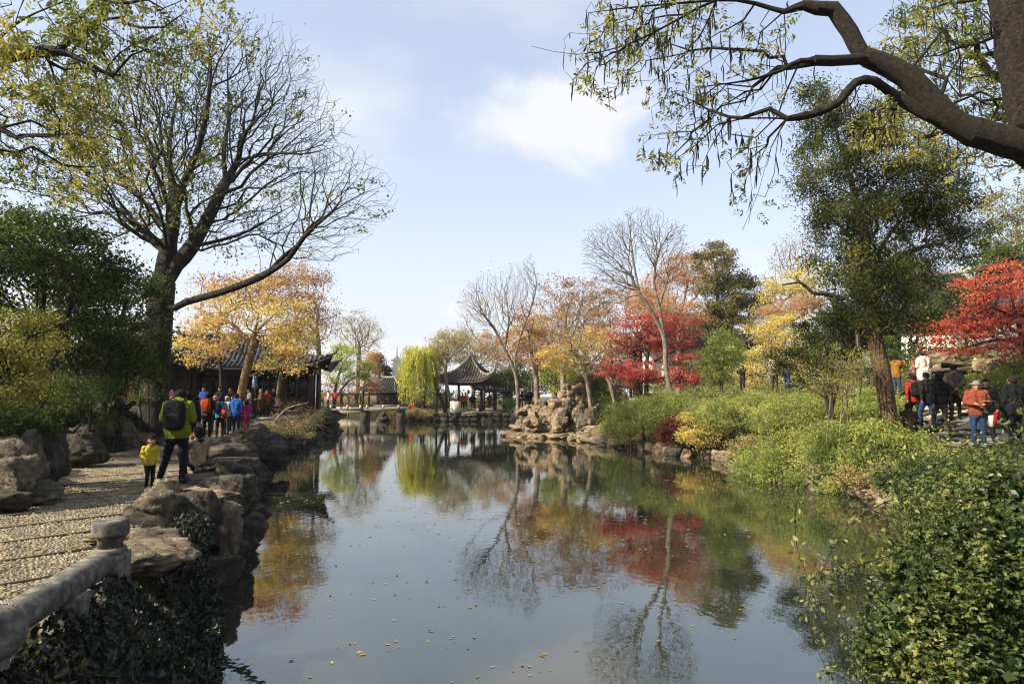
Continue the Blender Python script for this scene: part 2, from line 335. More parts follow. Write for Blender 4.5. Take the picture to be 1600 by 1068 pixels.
# ------------------------------------------------------------------ stones
def ico(sub):
    bm = bmesh.new(); bmesh.ops.create_icosphere(bm, subdivisions=sub, radius=1); V = A([v.co[:] for v in bm.verts]); F = np.array([[v.index for v in f.verts] for f in bm.faces]); bm.free(); return V, F
ICO = {k: ico(k) for k in (1, 2, 3, 4)}
def rock_mesh(name, seed, mat, sub=3, k=9, rough=0.10, dims=(1, 1, 1), layer=0.0):
    r = np.random.default_rng(seed); V, F = ICO[sub]; n = nrm(r.normal(size=(k, 3))); n = np.vstack([n, np.eye(3), -np.eye(3)]); d = np.concatenate([r.uniform(0.52, 1.0, k), r.uniform(0.75, 0.95, 6)])
    dots = np.maximum(V @ n.T, 1e-3); q = d / dots
    rad = -np.log(np.exp(-q * 45).sum(1)) / 45 + 0.015
    P = V * np.clip(rad, 0.3, 1.6)[:, None]
    off = Vector((seed * 3.1, seed * 1.7, 0))
    ns = A([noise.fractal(Vector(p) * 2.3 + off, 0.7, 2.1, 6) for p in P]); ns = ns - 1.3 * A([abs(noise.noise(Vector((p[0] * 1.2, p[1] * 1.2, p[2] * 4.5)) + off)) < .07 for p in P])
    ns = ns + .75 * (.5 - A([abs(noise.noise(Vector(p) * 4.5 + off)) for p in P]) * 1.6) + .35 * (.5 - A([abs(noise.noise(Vector(p) * 10 + off)) for p in P]) * 1.6)
    if layer: ns = ns + layer * np.sign(np.sin(P[:, 2] * 11 + ns * 4))
    P = P * (1 + rough * ns)[:, None] * A(dims)
    return make_mesh(name, P, [F], mat)
def stone(me, parent, loc, sc, rot, name='stone'):
    o = bpy.data.objects.new(name, me); COL.objects.link(o); o.parent = parent
    o.location = tuple(A(loc) - np.array(world_loc(parent)) if parent is not None else A(loc)); o.scale = tuple(sc) if np.ndim(sc) else (sc,) * 3; o.rotation_euler = rot
    return o
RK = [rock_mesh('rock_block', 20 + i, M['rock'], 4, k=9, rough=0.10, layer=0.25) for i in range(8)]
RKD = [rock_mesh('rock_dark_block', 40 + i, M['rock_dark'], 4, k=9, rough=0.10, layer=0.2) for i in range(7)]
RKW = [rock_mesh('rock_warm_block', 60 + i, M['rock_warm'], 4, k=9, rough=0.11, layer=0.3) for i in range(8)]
def U(a, b): return float(rng.uniform(a, b))
def walk(poly, step):
    poly = A(poly); L = np.concatenate([[0], np.cumsum(np.linalg.norm(np.diff(poly, axis=0), axis=1))]); s = np.arange(0, L[-1], step)
    P = np.stack([np.interp(s, L, poly[:, i]) for i in range(poly.shape[1])], 1); return P
# left embankment, water side
emb = thing('rock_embankment', 'weathered rock embankment between the left path and the pond', 'rockery', (-6, 15, -0.75))
edge = POND[5:15]
for p in walk(edge, 0.62):
    y = p[1]; k = 1 + 0.012 * y
    s = U(0.38, 0.6) * k
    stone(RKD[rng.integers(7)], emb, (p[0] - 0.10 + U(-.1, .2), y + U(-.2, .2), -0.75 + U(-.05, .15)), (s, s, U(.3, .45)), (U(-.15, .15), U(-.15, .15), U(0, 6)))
    s = U(0.34, 0.6) * k
    stone((RK + RKD)[rng.integers(15)], emb, (p[0] - 0.42 + U(-.15, .15), y + U(-.2, .2), -0.22 + U(-.08, .1)), (s, s, U(.2, .32)), (U(-.12, .12), U(-.12, .12), U(0, 6)))
    if y > 16 and rng.random() < 0.55:
        s = U(0.3, 0.55) * k
        stone((RK + RKD)[rng.integers(15)], emb, (p[0] - 0.6 + U(-.2, .15), y + U(-.2, .2), 0.1 + U(-.05, .15)), (s, s * .9, U(.2, .38)), (U(-.2, .2), U(-.2, .2), U(0, 6)))
# the large boulders in the near bend, each where the photograph shows it
def big(px, py, d, sc, me, rz=0.0, tilt=0.0): stone(me, emb, W(px, py, d), sc, (tilt, tilt * .6, rz))
big(348, 838, 9.6, (.30, .32, .52), RK[1], 0.3); big(342, 800, 9.9, (.36, .34, .12), RKW[2], 0.2)
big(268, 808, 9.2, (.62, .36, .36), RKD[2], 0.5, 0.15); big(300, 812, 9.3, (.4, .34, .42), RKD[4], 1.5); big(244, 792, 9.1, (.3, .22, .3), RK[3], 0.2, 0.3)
big(262, 770, 10.6, (.22, .16, .24), RKW[3], 0.9, .1); big(238, 778, 10.5, (.12, .12, .2), RKW[5], 0.2, .1)
big(320, 775, 10.8, (.62, .42, .15), RKW[1], 0.2); big(345, 768, 11.6, (.4, .35, .3), RK[5], 1.2); big(372, 775, 11.4, (.4, .35, .42), RKD[5], 2)
big(335, 752, 13.2, (.6, .45, .18), RK[6], .4); big(352, 730, 14.2, (.6, .5, .25), RK[2], 1.0); big(368, 752, 13.4, (.42, .4, .5), RKD[0], .3)
big(210, 838, 7.9, (.52, .34, .10), RKW[4], .3); big(226, 872, 7.0, (.52, .42, .16), RKW[6], 1.0, .1); big(236, 852, 7.5, (.32, .22, .18), RK[4], 0.2); big(196, 880, 6.6, (.4, .3, .12), RK[7], 2.2)
big(370, 715, 17.5, (.8, .6, .4), RK[0], .5); big(405, 700, 22, (.9, .7, .55), RKD[3], .8); big(380, 690, 19, (.7, .5, .4), RKD[6], 1.8)
# rockery edging on the garden side of the path
edg = thing('rock_edging', 'low rock edging in front of the dark evergreen shrubs', 'rockery', (-10, 14, 0))
for p in walk(PATH_L[1:9], 0.66):
    for lay in range(2):
        s = U(.36, .58)
        stone((RK + RKD)[rng.integers(15)], edg, (p[0] - 0.3 - lay * 0.35 + U(-.15, .15), p[1] + U(-.25, .25), 0.12 + lay * 0.38 + U(-.06, .1)), (s, s * U(.7, 1), U(.24, .44)), (U(-.15, .15), U(-.15, .15), U(0, 6)))
for (px, py, d, sc, k) in ((20, 722, 10.3, (.42, .4, .42), 1), (45, 715, 10.6, (.2, .25, .55), 5), (75, 728, 11.4, (.3, .3, .42), 2), (55, 775, 10.6, (.42, .4, .16), 3), (10, 782, 9.8, (.4, .35, .2), 0),
                          (70, 705, 12.5, (.3, .4, .55), 4), (120, 700, 16, (.7, .5, .4), 6), (30, 745, 10.0, (.3, .3, .35), 7)):
    stone(RK[k] if k % 2 else RKD[k % 7], edg, W(px, py, d), sc, (U(-.1, .1), U(-.1, .1), U(0, 6)))
for p in walk(A([(-14.5, 17), (-13.5, 21), (-13.2, 24)]), 0.7):
    for lay in range(2):
        s = U(.4, .65); stone(RKD[rng.integers(7)], edg, (p[0] + U(-.2, .2), p[1], 0.75 + lay * 0.4), (s, s, U(.28, .4)), (U(-.1, .1), U(-.1, .1), U(0, 6)))
# island rockery on the right
isl = thing('island_rockery', 'pale craggy rockery stepping down to the water on the island point', 'rockery', (2, 41, -0.75))
shore = A([(0.2, 43.5), (-0.1, 41.6), (0.6, 40.5), (2.0, 39.6), (3.5, 38.9), (4.2, 36), (4.6, 34.6)])
for p in walk(shore, 0.55):
    for lay in range(2):
        s = U(.5, .95); stone(RKW[rng.integers(8)], isl, (p[0] + 0.15 + lay * .5 + U(-.2, .2), p[1] + .2 + lay * .6, -0.68 + lay * 0.42 + U(-.08, .08)), (s, s * .8, U(.2, .34)), (U(-.1, .1), U(-.1, .1), U(0, 6)))
for kk in range(105):
    u = rng.random(); px = 812 + u * 128; d = U(40.3, 44) - 3.2 * u; row = rng.random()
    hgt = (0.35 + 1.7 * row) * (0.6 + 0.4 * math.sin(u * 3.1)); s = U(.28, .5)
    stone((RKW + RK)[rng.integers(16)], isl, (X(px, d), d + row * 2.2, -0.2 + hgt * 0.68), (s, s * .9, s * U(.7, 1.5)), (U(-.15, .15), U(-.15, .15), U(0, 6)))
for (px, py, d, s) in ((935, 600, 46, 1.0), (950, 608, 45, .8), (920, 590, 47, .7), (965, 612, 44, .7), (890, 612, 43, .8)):
    for q in range(4):
        w_ = W(px + U(-9, 9), py + U(-6, 10), d); z_ = w_[2]
        while z_ > zg1(w_[0], w_[1]) - .2: stone(RKW[rng.integers(8)], isl, (w_[0] + U(-.15, .15), w_[1], z_), (s * U(.45, .65), s * .55, s * U(.5, .8)), (U(-.2, .2), U(-.2, .2), U(0, 6))); z_ -= .7 * s
# shore stones below the right bank and the far bank
shr = thing('shore_stones', 'low line of brown stones along the right waterline', 'rockery', (7, 27, -0.75))
for p in walk(POND[27:36], 0.7):
    s = U(.25, .5); stone((RKW + RK)[rng.integers(16)], shr, (p[0] + .1 + U(-.15, .2), p[1] + U(-.2, .2), -0.66 + U(-.05, .1)), (s, s, U(.2, .4)), (U(-.2, .2), U(-.2, .2), U(0, 6)))
for (px, py, d) in ((1350, 765, 16.4), (1370, 775, 16.2), (1395, 760, 16.0), (1335, 758, 16.8), (1280, 745, 18.0), (1410, 785, 15.2)):
    stone(RKW[rng.integers(8)], shr, W(px, py, d), (U(.25, .45), .3, U(.2, .4)), (U(-.2, .2), U(-.2, .2), U(0, 6)))
fbk = thing('far_stone_bank', 'dark stone bank under the waterside pavilion', 'embankment', (-6, 66, -0.75))
for p in walk(A([(-12.6, 66.3), (-1, 65.8), (3, 65.3)]), 0.75):
    for lay in range(2):
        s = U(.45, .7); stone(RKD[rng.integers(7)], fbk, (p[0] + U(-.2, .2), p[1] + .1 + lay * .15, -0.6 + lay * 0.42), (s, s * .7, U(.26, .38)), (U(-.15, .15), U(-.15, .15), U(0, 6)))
# boulders and steps behind the visitors on the right
stp = thing('rock_steps', 'rough stone steps climbing between boulders under the red maple', 'steps', (17, 25, 0.8))
for k in range(9):
    d = 23.5 + k * 0.75; px = 1500 - k * 3
    xs_ = X(px, d); stone(RK[k % 8], stp, (xs_, d, zg1(xs_, d) + .06), (1.25 + U(-.2, .2), .5, .16), (0, 0, U(-.15, .15)), 'step')
for (px, py, d, s) in ((1540, 585, 23, .8), (1560, 575, 24, .9), (1580, 560, 25, .7), (1545, 565, 25, .6), (1500, 590, 25, .4), (1425, 600, 28, .7), (1480, 560, 27, .7), (1455, 585, 26.5, .6), (1465, 560, 28, .8), (1300, 605, 32, .6), (1280, 610, 33, .5)):
    for q in range(2): w_ = W(px + U(-8, 8), py + U(-4, 4), d); w_[2] = min(w_[2], zg1(w_[0], w_[1]) + .3 * s); stone(RKW[rng.integers(8)], stp, w_, (s * U(.6, .9), s * .6, s * U(.4, .7)), (U(-.2, .2), U(-.2, .2), U(0, 6)), 'boulder')
# ------------------------------------------------------------------ paths
def strip(name, left, right, mat, dz=0.006, n=60, kind='structure', cols=8):
    left, right = A(left), A(right)
    def rs(P):
        L = np.concatenate([[0], np.cumsum(np.linalg.norm(np.diff(P, axis=0), axis=1))]); s = np.linspace(0, L[-1], n); return np.stack([np.interp(s, L, P[:, i]) for i in range(2)], 1)
    l, r = rs(left), rs(right); u = np.linspace(0, 1, cols)[None, :, None]
    P = (l[:, None] * (1 - u) + r[:, None] * u).reshape(-1, 2); z = zg(P[:, 0], P[:, 1])
    ii = (np.arange(n - 1)[:, None] * cols + np.arange(cols - 1)[None]).ravel()
    return mk(name, np.c_[P, np.maximum(z, 0 if name == 'path' else -5) + dz], [np.stack([ii, ii + 1, ii + cols + 1, ii + cols], 1)], mat, kind=kind)
PR = A([(-3.15, 2), (-3.35, 4), (-3.7, 5.8), (-4.3, 7.8), (-5.0, 9.6), (-5.5, 11.6), (-6.3, 14.2), (-7.7, 18), (-9.0, 22.5), (-10.2, 27), (-11.3, 30.5), (-12, 33)])
pathL = A([(-7.2, 2), (-7.4, 6), (-7.8, 10.3), (-9.7, 14), (-11.7, 18), (-11.9, 20.5), (-12.1, 23.5), (-12.7, 27), (-13.6, 30), (-14, 33)])
path = strip('path', pathL, PR, M['mortar'], 0.012)
rp = strip('right_path', [(11.6, 13), (11.4, 16.5), (11.2, 18.5), (11.8, 21.5), (14.2, 24.5)], [(16.5, 13), (15.2, 17), (14.6, 19), (14.6, 21.5), (17, 24)], M['stone'], 0.03)
rp.name = 'path.001'
for k in range(150):
    y = U(14, 23.5); l_ = np.interp(y, [13, 16.5, 18.5, 21.5, 24.5], [11.6, 11.4, 11.2, 11.8, 14.2]); r_ = np.interp(y, [13, 17, 19, 21.5, 24], [16.5, 15.2, 14.6, 14.6, 17]); x = U(l_, r_)
    me = RK[k % 8] if k % 3 else RKW[k % 8]; stone(me, rp, (x, y, zg1(x, y) + .02), (U(.25, .5), U(.2, .4), .05), (0, 0, U(0, 6)), 'paving_stone')
# pebbles laid on edge in a diamond pattern, near part of the path
def path_right(y): return np.interp(y, PR[:, 1], PR[:, 0])
pp = []
gy, gx = np.meshgrid(np.arange(3.6, 16, 0.043), np.arange(-11.2, -3, 0.062), indexing='ij')
gp = np.stack([gx.ravel(), gy.ravel()], 1) + rng.normal(0, .014, (gx.size, 2)); gp[:, 0] += (np.arange(gx.shape[0]) % 2).repeat(gx.shape[1]) * 0.05
gp = gp[(gp[:, 0] > path_left(gp[:, 1]) + .1) & (gp[:, 0] < path_right(gp[:, 1]) - .05) & (gp[:, 0] > -0.80 * gp[:, 1] - .3)]
cell = np.floor((gp[:, 0] + gp[:, 1]) / 0.75).astype(int) + np.floor((gp[:, 0] - gp[:, 1]) / 0.75).astype(int)
ang = np.where(cell % 2 == 0, 0.8, -0.8) + rng.normal(0, .35, len(gp)); n = len(gp)
a6 = np.arange(6) / 6 * 2 * math.pi; lx = rng.uniform(.021, .038, n); ly = rng.uniform(.011, .019, n)
ex = np.cos(a6)[None] * lx[:, None]; ey = np.sin(a6)[None] * ly[:, None]; ca, sa = np.cos(ang)[:, None], np.sin(ang)[:, None]
ring = np.stack([gp[:, 0, None] + ex * ca - ey * sa, gp[:, 1, None] + ex * sa + ey * ca, np.full((n, 6), 0.010)], -1)
ring2 = np.stack([gp[:, 0, None] + .55 * (ex * ca - ey * sa), gp[:, 1, None] + .55 * (ex * sa + ey * ca), np.repeat(rng.uniform(.018, .027, n)[:, None], 6, 1)], -1)
PV = np.concatenate([ring, ring2], 1).reshape(-1, 3); k6 = np.arange(6); base = np.arange(n)[:, None, None] * 12
q = (base + np.stack([k6, (k6 + 1) % 6, (k6 + 1) % 6 + 6, k6 + 6], 1)[None]).reshape(-1, 4); tp = (np.arange(n)[:, None] * 12 + np.arange(6, 12)[None])
mk('pebbles', PV, [q, tp], M['pebble'], path, kind='stuff')
for s in (1, -1):
    for c in np.arange(-24, 24, 1.5):
        a_ = np.linspace(-11, -3, 161); b_ = (c - a_) * s if s == 1 else a_ + c
        ok = (b_ > 3.6) & (b_ < 20) & (a_ > path_left(b_) + .1) & (a_ < path_right(b_) - .05) & (a_ > -0.8 * b_ - .3)
        if ok.sum() > 3:
            a0, a1 = a_[ok][0], a_[ok][-1]; f_ = lambda a: (c - a) if s == 1 else a + c
            mb = MB(); mb.box(((a0 + a1) / 2, (f_(a0) + f_(a1)) / 2, 0.024), (math.hypot(a1 - a0, f_(a1) - f_(a0)), 0.022, 0.024), math.atan2(f_(a1) - f_(a0), a1 - a0)); mb.build('edging_tile', M['edge_tile'], path)
# terrace before the hall with a low stone bench rail
ter = MB(); ter.box((-21, 35.5, 0.20), (19.0, 8.5, 0.42)); tag(ter.build('terrace', M['stone']), kind='structure')
# ------------------------------------------------------------------ stone railing
rail = thing('stone_railing', 'low octagonal stone railing with a round capped post beside the ivy', 'railing', (-3.3, 5, 0))
def lathe_post(c):
    blk = MB(); ang = math.atan2(-1.9, .45); blk.box((c[0], c[1], .0), (.26, .26, .68), ang); blk.box((c[0], c[1], .365), (.22, .22, .05), ang, .12); blk.build('post', M['stone_rail'], rail)
    MB().tube_z(A([(.098, .392), (.098, .47), (.104, .478)]), c, 24).build('post_neck', M['stone_rail'], rail)
    MB().tube_z(A([(.118, .48), (.138, .492), (.142, .51), (.142, .595), (.134, .615), (.10, .622)]), c, 24).build('post_cap', M['stone_rail'], rail)
def rail_bar(a_, b_):
    dv = nrm(b_ - a_); sd_ = nrm(np.cross(dv, (0, 0, 1))); sec = A([(-.10, -.05), (-.055, -.10), (.055, -.10), (.10, -.05), (.10, .045), (.06, .085), (-.06, .085), (-.10, .045)])
    P = []
    for t_, k_ in ((.010, .94), (.026, 1.0), (-.026, 1.0), (-.010, .94)):
        c_ = (a_ + dv * t_) if t_ > 0 else (b_ + dv * t_); P.append(c_ + sec[:, :1] * k_ * sd_ + sec[:, 1:] * k_ * A((0, 0, 1)))
    V = np.concatenate(P); j = np.arange(8); q = np.concatenate([np.stack([i * 8 + j, i * 8 + (j + 1) % 8, i * 8 + 8 + (j + 1) % 8, i * 8 + 8 + j], 1) for i in range(3)])
    mk('rail', V, [q, np.array([list(range(8))[::-1]]), np.array([list(range(24, 32))])], M['stone_rail'], rail)
pA = W(171, 870, 5.85); pA[2] = 0; pB = A((-2.98, 3.9, 0)); pC = A((-2.55, 1.9, 0))
lathe_post((pA[0], pA[1], 0))
seg = [pA + (0, 0, .30), pA * .5 + pB * .5 + (0, 0, .30), pB + (0, 0, .30), pC + (0, 0, .30)]
seg[0] = seg[0] + nrm(seg[1] - seg[0]) * .14
for a_, b_ in zip(seg[:-1], seg[1:]): rail_bar(a_, b_)
for t in (0.42, 0.98):
    c = pA * (1 - t) + pB * t; MB().box((c[0], c[1], -.02), (.17, .26, .5), math.atan2(*(pB - pA)[[1, 0]])).build('support', M['stone_rail'], rail)
c = pA * .72 + pB * .28; MB().box((c[0], c[1], -.05), (.14, .2, .42), .3).build('support', M['stone_rail'], rail)
# carved drum stone that ends the rail
dr = W(-8, 985, 3.72); ax_ = nrm(A((.62, -.72, .06))); MBd = MB(); uu = nrm(np.cross(ax_, (0, 0, 1))); ww = np.cross(uu, ax_)
prof_ = [(.001, .151), (.03, .15), (.08, .147), (.115, .138), (.135, .115), (.142, .06), (.142, -.06), (.135, -.12), (.11, -.14)]
ring_ = A([[dr + ax_ * h_ + r_ * (math.cos(t) * uu + math.sin(t) * ww) for t in np.arange(28) / 28 * 2 * math.pi] for r_, h_ in prof_]); nr = len(prof_); j = np.arange(28)
mk('drum_stone', ring_.reshape(-1, 3), [np.concatenate([np.stack([i * 28 + j, i * 28 + (j + 1) % 28, i * 28 + 28 + (j + 1) % 28, i * 28 + 28 + j], 1) for i in range(nr - 1)]), np.array([list(range(28))]), np.array([list(range((nr - 1) * 28, nr * 28))[::-1]])], M['stone_rail'], rail)
for sg in (1, -1):
    g_ = MB()
    for k in range(30):
        t = k / 30 * 2 * math.pi; P_ = [dr + ax_ * h_ + 1435e-4 * (math.cos(t + sg * h_ * 5) * uu + math.sin(t + sg * h_ * 5) * ww) for h_ in (-.055, 0, .055)]; g_.tube(P_, .0028, 4, False)
    g_.build('carved_lines', M['stone'], [c for c in rail.children if c.name.startswith('drum_stone')][0], kind='stuff')
# ------------------------------------------------------------------ buildings
def prof(v): return 0.42 * v + 0.58 * v ** 2.1
def roof_slope(mb, rows, Aa, Ba, Cc, Dd, ze, zr, lift, nu=24, nv=10, thick=0.16, rr=0.075, sp=0.27):
    """one slope from the eave Aa-Ba up to the ridge Cc-Dd (xy points); corners lifted"""
    Aa, Ba, Cc, Dd = map(A, (Aa, Ba, Cc, Dd)); L = np.linalg.norm(Ba - Aa); e = (Ba - Aa) / L
    out = A((e[1], -e[0]));
    if np.dot(out, (Aa + Ba) / 2 - (Cc + Dd) / 2) < 0: out = -out
    D = np.dot((Aa + Ba) / 2 - (Cc + Dd) / 2, out); sc = np.dot(Cc - Aa, e); sd_ = np.dot(Dd - Aa, e)
    def pt(s, v):
        lo, hi = sc * v, L - (L - sd_) * v; w = np.clip((s - lo) / np.maximum(hi - lo, 1e-4), 0, 1) * 2 - 1
        cl = np.abs(w) ** 5 * (1 - v) ** 2.2
        xy = Aa[None] + s[:, None] * e[None] - (v * D)[:, None] * out[None] + (cl * lift * .55)[:, None] * out[None] + (cl * lift * .5 * np.sign(w))[:, None] * e[None]
        return np.c_[xy, ze + (zr - ze) * prof(v) + lift * cl]
    u = np.linspace(0, 1, nu); v = np.linspace(0, 1, nv); UU, VV = np.meshgrid(u, v); lo = sc * VV; hi = L - (L - sd_) * VV
    P = pt((lo + (hi - lo) * UU).ravel(), VV.ravel()); Q = P.copy(); Q[:, 2] -= thick
    ii = (np.arange(nv - 1)[:, None] * nu + np.arange(nu - 1)[None]).ravel(); q = np.stack([ii, ii + 1, ii + nu + 1, ii + nu], 1); n = len(P)
    k = np.arange(nu - 1); edge = np.stack([k, k + 1, k + 1 + n, k + n], 1)
    mb.add(np.vstack([P, Q]), [q, q[:, ::-1] + n, edge])
    for s in np.arange(sp / 2, L, sp):
        vm = 1.0
        if sc > 0 and s < sc: vm = min(vm, s / sc)
        if L - sd_ > 0 and s > sd_: vm = min(vm, (L - s) / (L - sd_))
        if vm < 0.06: continue
        vv = np.linspace(0, vm, 7); pl = pt(np.full(7, s), vv); pl[:, 2] += rr * .35; rows.tube(pl, rr, 5, caps=True)
def ridge(mb, pts, r, n=6): mb.tube(crom(pts, 4), r, n)
def hip_ridges(mb, corner, top, ze, zr, lift, center, r=0.11, curl=0.5):
    corner, top, center = A(corner), A(top), A(center); o = nrm(corner - center); P = []
    for v in np.linspace(1, 0, 8): P.append([*(corner * (1 - v) + top * v + o * (1 - v) ** 4 * lift * .75), ze + (zr - ze) * prof(v) + lift * (1 - v) ** 4 + .06])
    c = A(P[-1]); P += [c + A((*(o * .28 * curl), .12 * curl)), c + A((*(o * .5 * curl), .45 * curl)), c + A((*(o * .55 * curl), .85 * curl))]
    rr = np.full(len(P), r); rr[-3:] = (r * .9, r * .65, r * .3); mb.tube(P, rr, 6)
def rot2(p, a, c): co, si = math.cos(a), math.sin(a); return A((p[0] * co - p[1] * si + c[0], p[0] * si + p[1] * co + c[1]))
def hall(root, c, L, Wd, a, zb, ze, zr, lift, tile, bays, over=0.9, sp=0.27, gable=0.0, lattice=True, back_wall=True, open_front=False, wallmat=None, curl=.5):
    """timber hall with a hipped and upturned tile roof; front is local -y"""
    R_ = lambda x, y: rot2((x, y), a, c); hx, hy = L / 2 + over, Wd / 2 + over; rl = max(L / 2 - Wd * .32, 0.01)
    mb, rows = MB(), MB(); cs = [R_(-hx, -hy), R_(hx, -hy), R_(hx, hy), R_(-hx, hy)]; r0, r1 = R_(-rl, 0), R_(rl, 0)
    for (p, q, r, s) in ((cs[0], cs[1], r0, r1), (cs[1], cs[2], r1, r1), (cs[2], cs[3], r1, r0), (cs[3], cs[0], r0, r0)): roof_slope(mb, rows, p, q, r, s, ze, zr, lift, sp=sp, rr=sp * .28)
    rf = mb.build('roof', tile, root, smooth=True); rows.build('tile_rows', tile, rf, smooth=True, kind='stuff')
    for k, cn in enumerate(cs):
        rb = MB(); hip_ridges(rb, cn, r0 if k in (0, 3) else r1, ze, zr, lift, c, curl=curl); rb.build('hip_ridge', M['ridge'], rf, smooth=True)
    rb = MB(); ridge(rb, [(*R_(-rl - .35, 0), zr + .35), (*R_(-rl, 0), zr + .14), (*R_(0, 0), zr + .1), (*R_(rl, 0), zr + .14), (*R_(rl + .35, 0), zr + .35)], .15); rb.build('main_ridge', M['ridge'], rf, smooth=True)
    xs = np.linspace(-L / 2, L / 2, bays + 1)
    def bx(name, x, y, z, sx, sy, sz, mat, par=root): b = MB(); p = R_(x, y); b.box((p[0], p[1], z), (sx, sy, sz), a); return b.build(name, mat, par)
    for y in (-Wd / 2, Wd / 2):
        for x in xs: p = R_(x, y); MB().tube_z(A([(.13, zb), (.13, ze + .15)]), (p[0], p[1], 0), 10).build('column', M['timber'], root)
        bx('beam', 0, y, ze - .12, L + .2, .16, .3, M['timber'])
    for x in (-L / 2, L / 2): bx('beam', x, 0, ze - .12, .16, Wd - .1, .3, M['timber'])
    bx('base', 0, 0, zb - .22, L + .9, Wd + .9, .44, M['stone'])
    if back_wall: bx('wall', 0, Wd / 2 - .12, (zb + ze) / 2, L - .3, .14, ze - zb, wallmat or M['timber'])
    if lattice:
        for i in range(bays):
            if open_front and i == bays // 2: continue
            w = xs[i + 1] - xs[i] - .28; xm = (xs[i] + xs[i + 1]) / 2; nw = 2; ww = w / nw
            for j in range(nw):
                x = xm - w / 2 + ww * (j + .5); zt, z0 = ze - .35, zb + .08; h = zt - z0
                fr = MB(); p = lambda xx, yy: R_(xx, yy)
                for (dx, dz, sx, sz) in ((-ww / 2 + .04, h / 2, .07, h), (ww / 2 - .04, h / 2, .07, h), (0, .05, ww - .16, .09), (0, h * .36, ww - .16, .09), (0, h - .05, ww - .16, .09)):
                    q = p(x + dx, -Wd / 2 + .06); fr.box((q[0], q[1], z0 + dz), (sx, .06, sz), a)
                leaf_ = fr.build('window', M['lacquer'] if (i + j) % 3 == 0 else M['timber'], root)
                q = p(x, -Wd / 2 + .075); b = MB(); b.box((q[0], q[1], z0 + h * .18), (ww - .17, .03, h * .30), a); b.build('panel', M['timber'], leaf_)
                lat = MB()
                for t in np.linspace(.18, .82, 4): q = p(x - ww / 2 + ww * t, -Wd / 2 + .06); lat.box((q[0], q[1], z0 + h * .68), (.022, .03, h * .6), a)
                for t in np.linspace(.42, .94, 6): q = p(x, -Wd / 2 + .062); lat.box((q[0], q[1], z0 + h * t), (ww - .17, .026, .022), a)
                lat.build('lattice', M['timber'], leaf_)
                q = p(x, -Wd / 2 + .11); b = MB(); b.box((q[0], q[1], z0 + h * .68), (ww - .15, .012, h * .6), a); b.build('pane', M['glass'], leaf_)
    return root
h1 = thing('garden_hall', 'long dark timber hall with lattice windows behind the orange maple', 'hall', (-17.7, 44, .41), None)
hall(h1, (-18.15, 44.6), 10.2, 6.0, RAD(12), .45, 3.45, 5.6, .8, M['tile'], 6, over=.9, open_front=True, curl=.35)
h1b = thing('side_hall', 'dark timber wing with tall posts beside the flowering shrub', 'hall', (-21, 37, .41), None)
hall(h1b, (-21.6, 38.2), 5.6, 4.4, RAD(4), .42, 3.5, 5.0, .5, M['tile'], 4, over=.7, curl=.3)
h2 = thing('waterside_hall', 'small open hall with a dark tiled roof beyond the flat bridge', 'hall', (-16, 87, 0))
hall(h2, (-15.9, 88.5), 4.0, 4.0, RAD(-6), .1, 2.35, 4.0, .6, M['tile'], 2, over=.95, lattice=False, sp=.32)
h3 = thing('low_pavilion', 'low tiled pavilion with red posts beside the square pavilion', 'pavilion', (-1.5, 75, 0))
hall(h3, (-1.9, 75.5), 3.0, 3.0, RAD(5), .25, 2.35, 3.9, .6, M['tile_brown'], 2, over=.8, lattice=False, back_wall=False, sp=.32)
# square pavilion
pv = thing('square_pavilion', 'square waterside pavilion with upswept tiled roof beside the willow', 'pavilion', (X(735, 69), 69, .1))
pc = A((X(736, 69.5), 69.5)); pa = RAD(-14)
mb, rows = MB(), MB(); hs = 2.75; ze, zr = 3.15, 5.75; lift = .75
cs = [rot2(p, pa, pc) for p in ((-hs, -hs), (hs, -hs), (hs, hs), (-hs, hs))]
for k in range(4): roof_slope(mb, rows, cs[k], cs[(k + 1) % 4], pc, pc, ze, zr, lift, rr=.08, sp=.3)
rf = mb.build('roof', M['tile_brown'], pv, smooth=True); rows.build('tile_rows', M['tile_brown'], rf, smooth=True, kind='stuff')
for cn in cs: rb = MB(); hip_ridges(rb, cn, pc, ze, zr, lift, pc, r=.12, curl=.95); rb.build('hip_ridge', M['ridge'], rf, smooth=True)
MB().tube_z(A([(.3, zr - .1), (.34, zr + .05), (.16, zr + .15), (.22, zr + .3), (.08, zr + .45), (.03, zr + .6)]), (pc[0], pc[1], 0), 10).build('finial', M['ridge'], rf, smooth=True)
for sx in (-1, 1):
    for sy in (-1, 1):
        p = rot2((sx * 1.95, sy * 1.95), pa, pc); MB().tube_z(A([(.13, .2), (.13, 3.25)]), (p[0], p[1], 0), 10).build('column', M['timber'], pv)
for k in range(4):
    ang = pa + k * math.pi / 2; p = rot2((0, -1.95), ang, pc); MB().box((p[0], p[1], 2.95), (3.8, .14, .34), ang).build('beam', M['timber'], pv)
    if k != 0:
        b = MB(); b.box((p[0], p[1], .62), (3.6, .3, .07), ang); b.build('bench', M['lacquer'], pv)
        fr = MB()
        for t in np.linspace(-1.7, 1.7, 16): q = rot2((t, -2.08), ang, pc); fr.box((q[0], q[1], .85), (.04, .04, .45), ang)
        q = rot2((0, -2.1), ang, pc); fr.box((q[0], q[1], 1.08), (3.6, .06, .06), ang); fr.build('balustrade', M['timber'], pv)
MB().box((pc[0], pc[1], .0), (5.2, 5.2, .44), pa).build('base', M['stone'], pv)
for k in range(3): p = rot2((.4, -2.75 - k * .32), pa, pc); MB().box((p[0], p[1], .1 - k * .12), (2.0, .32, .14), pa).build('step', M['stone'], pv)
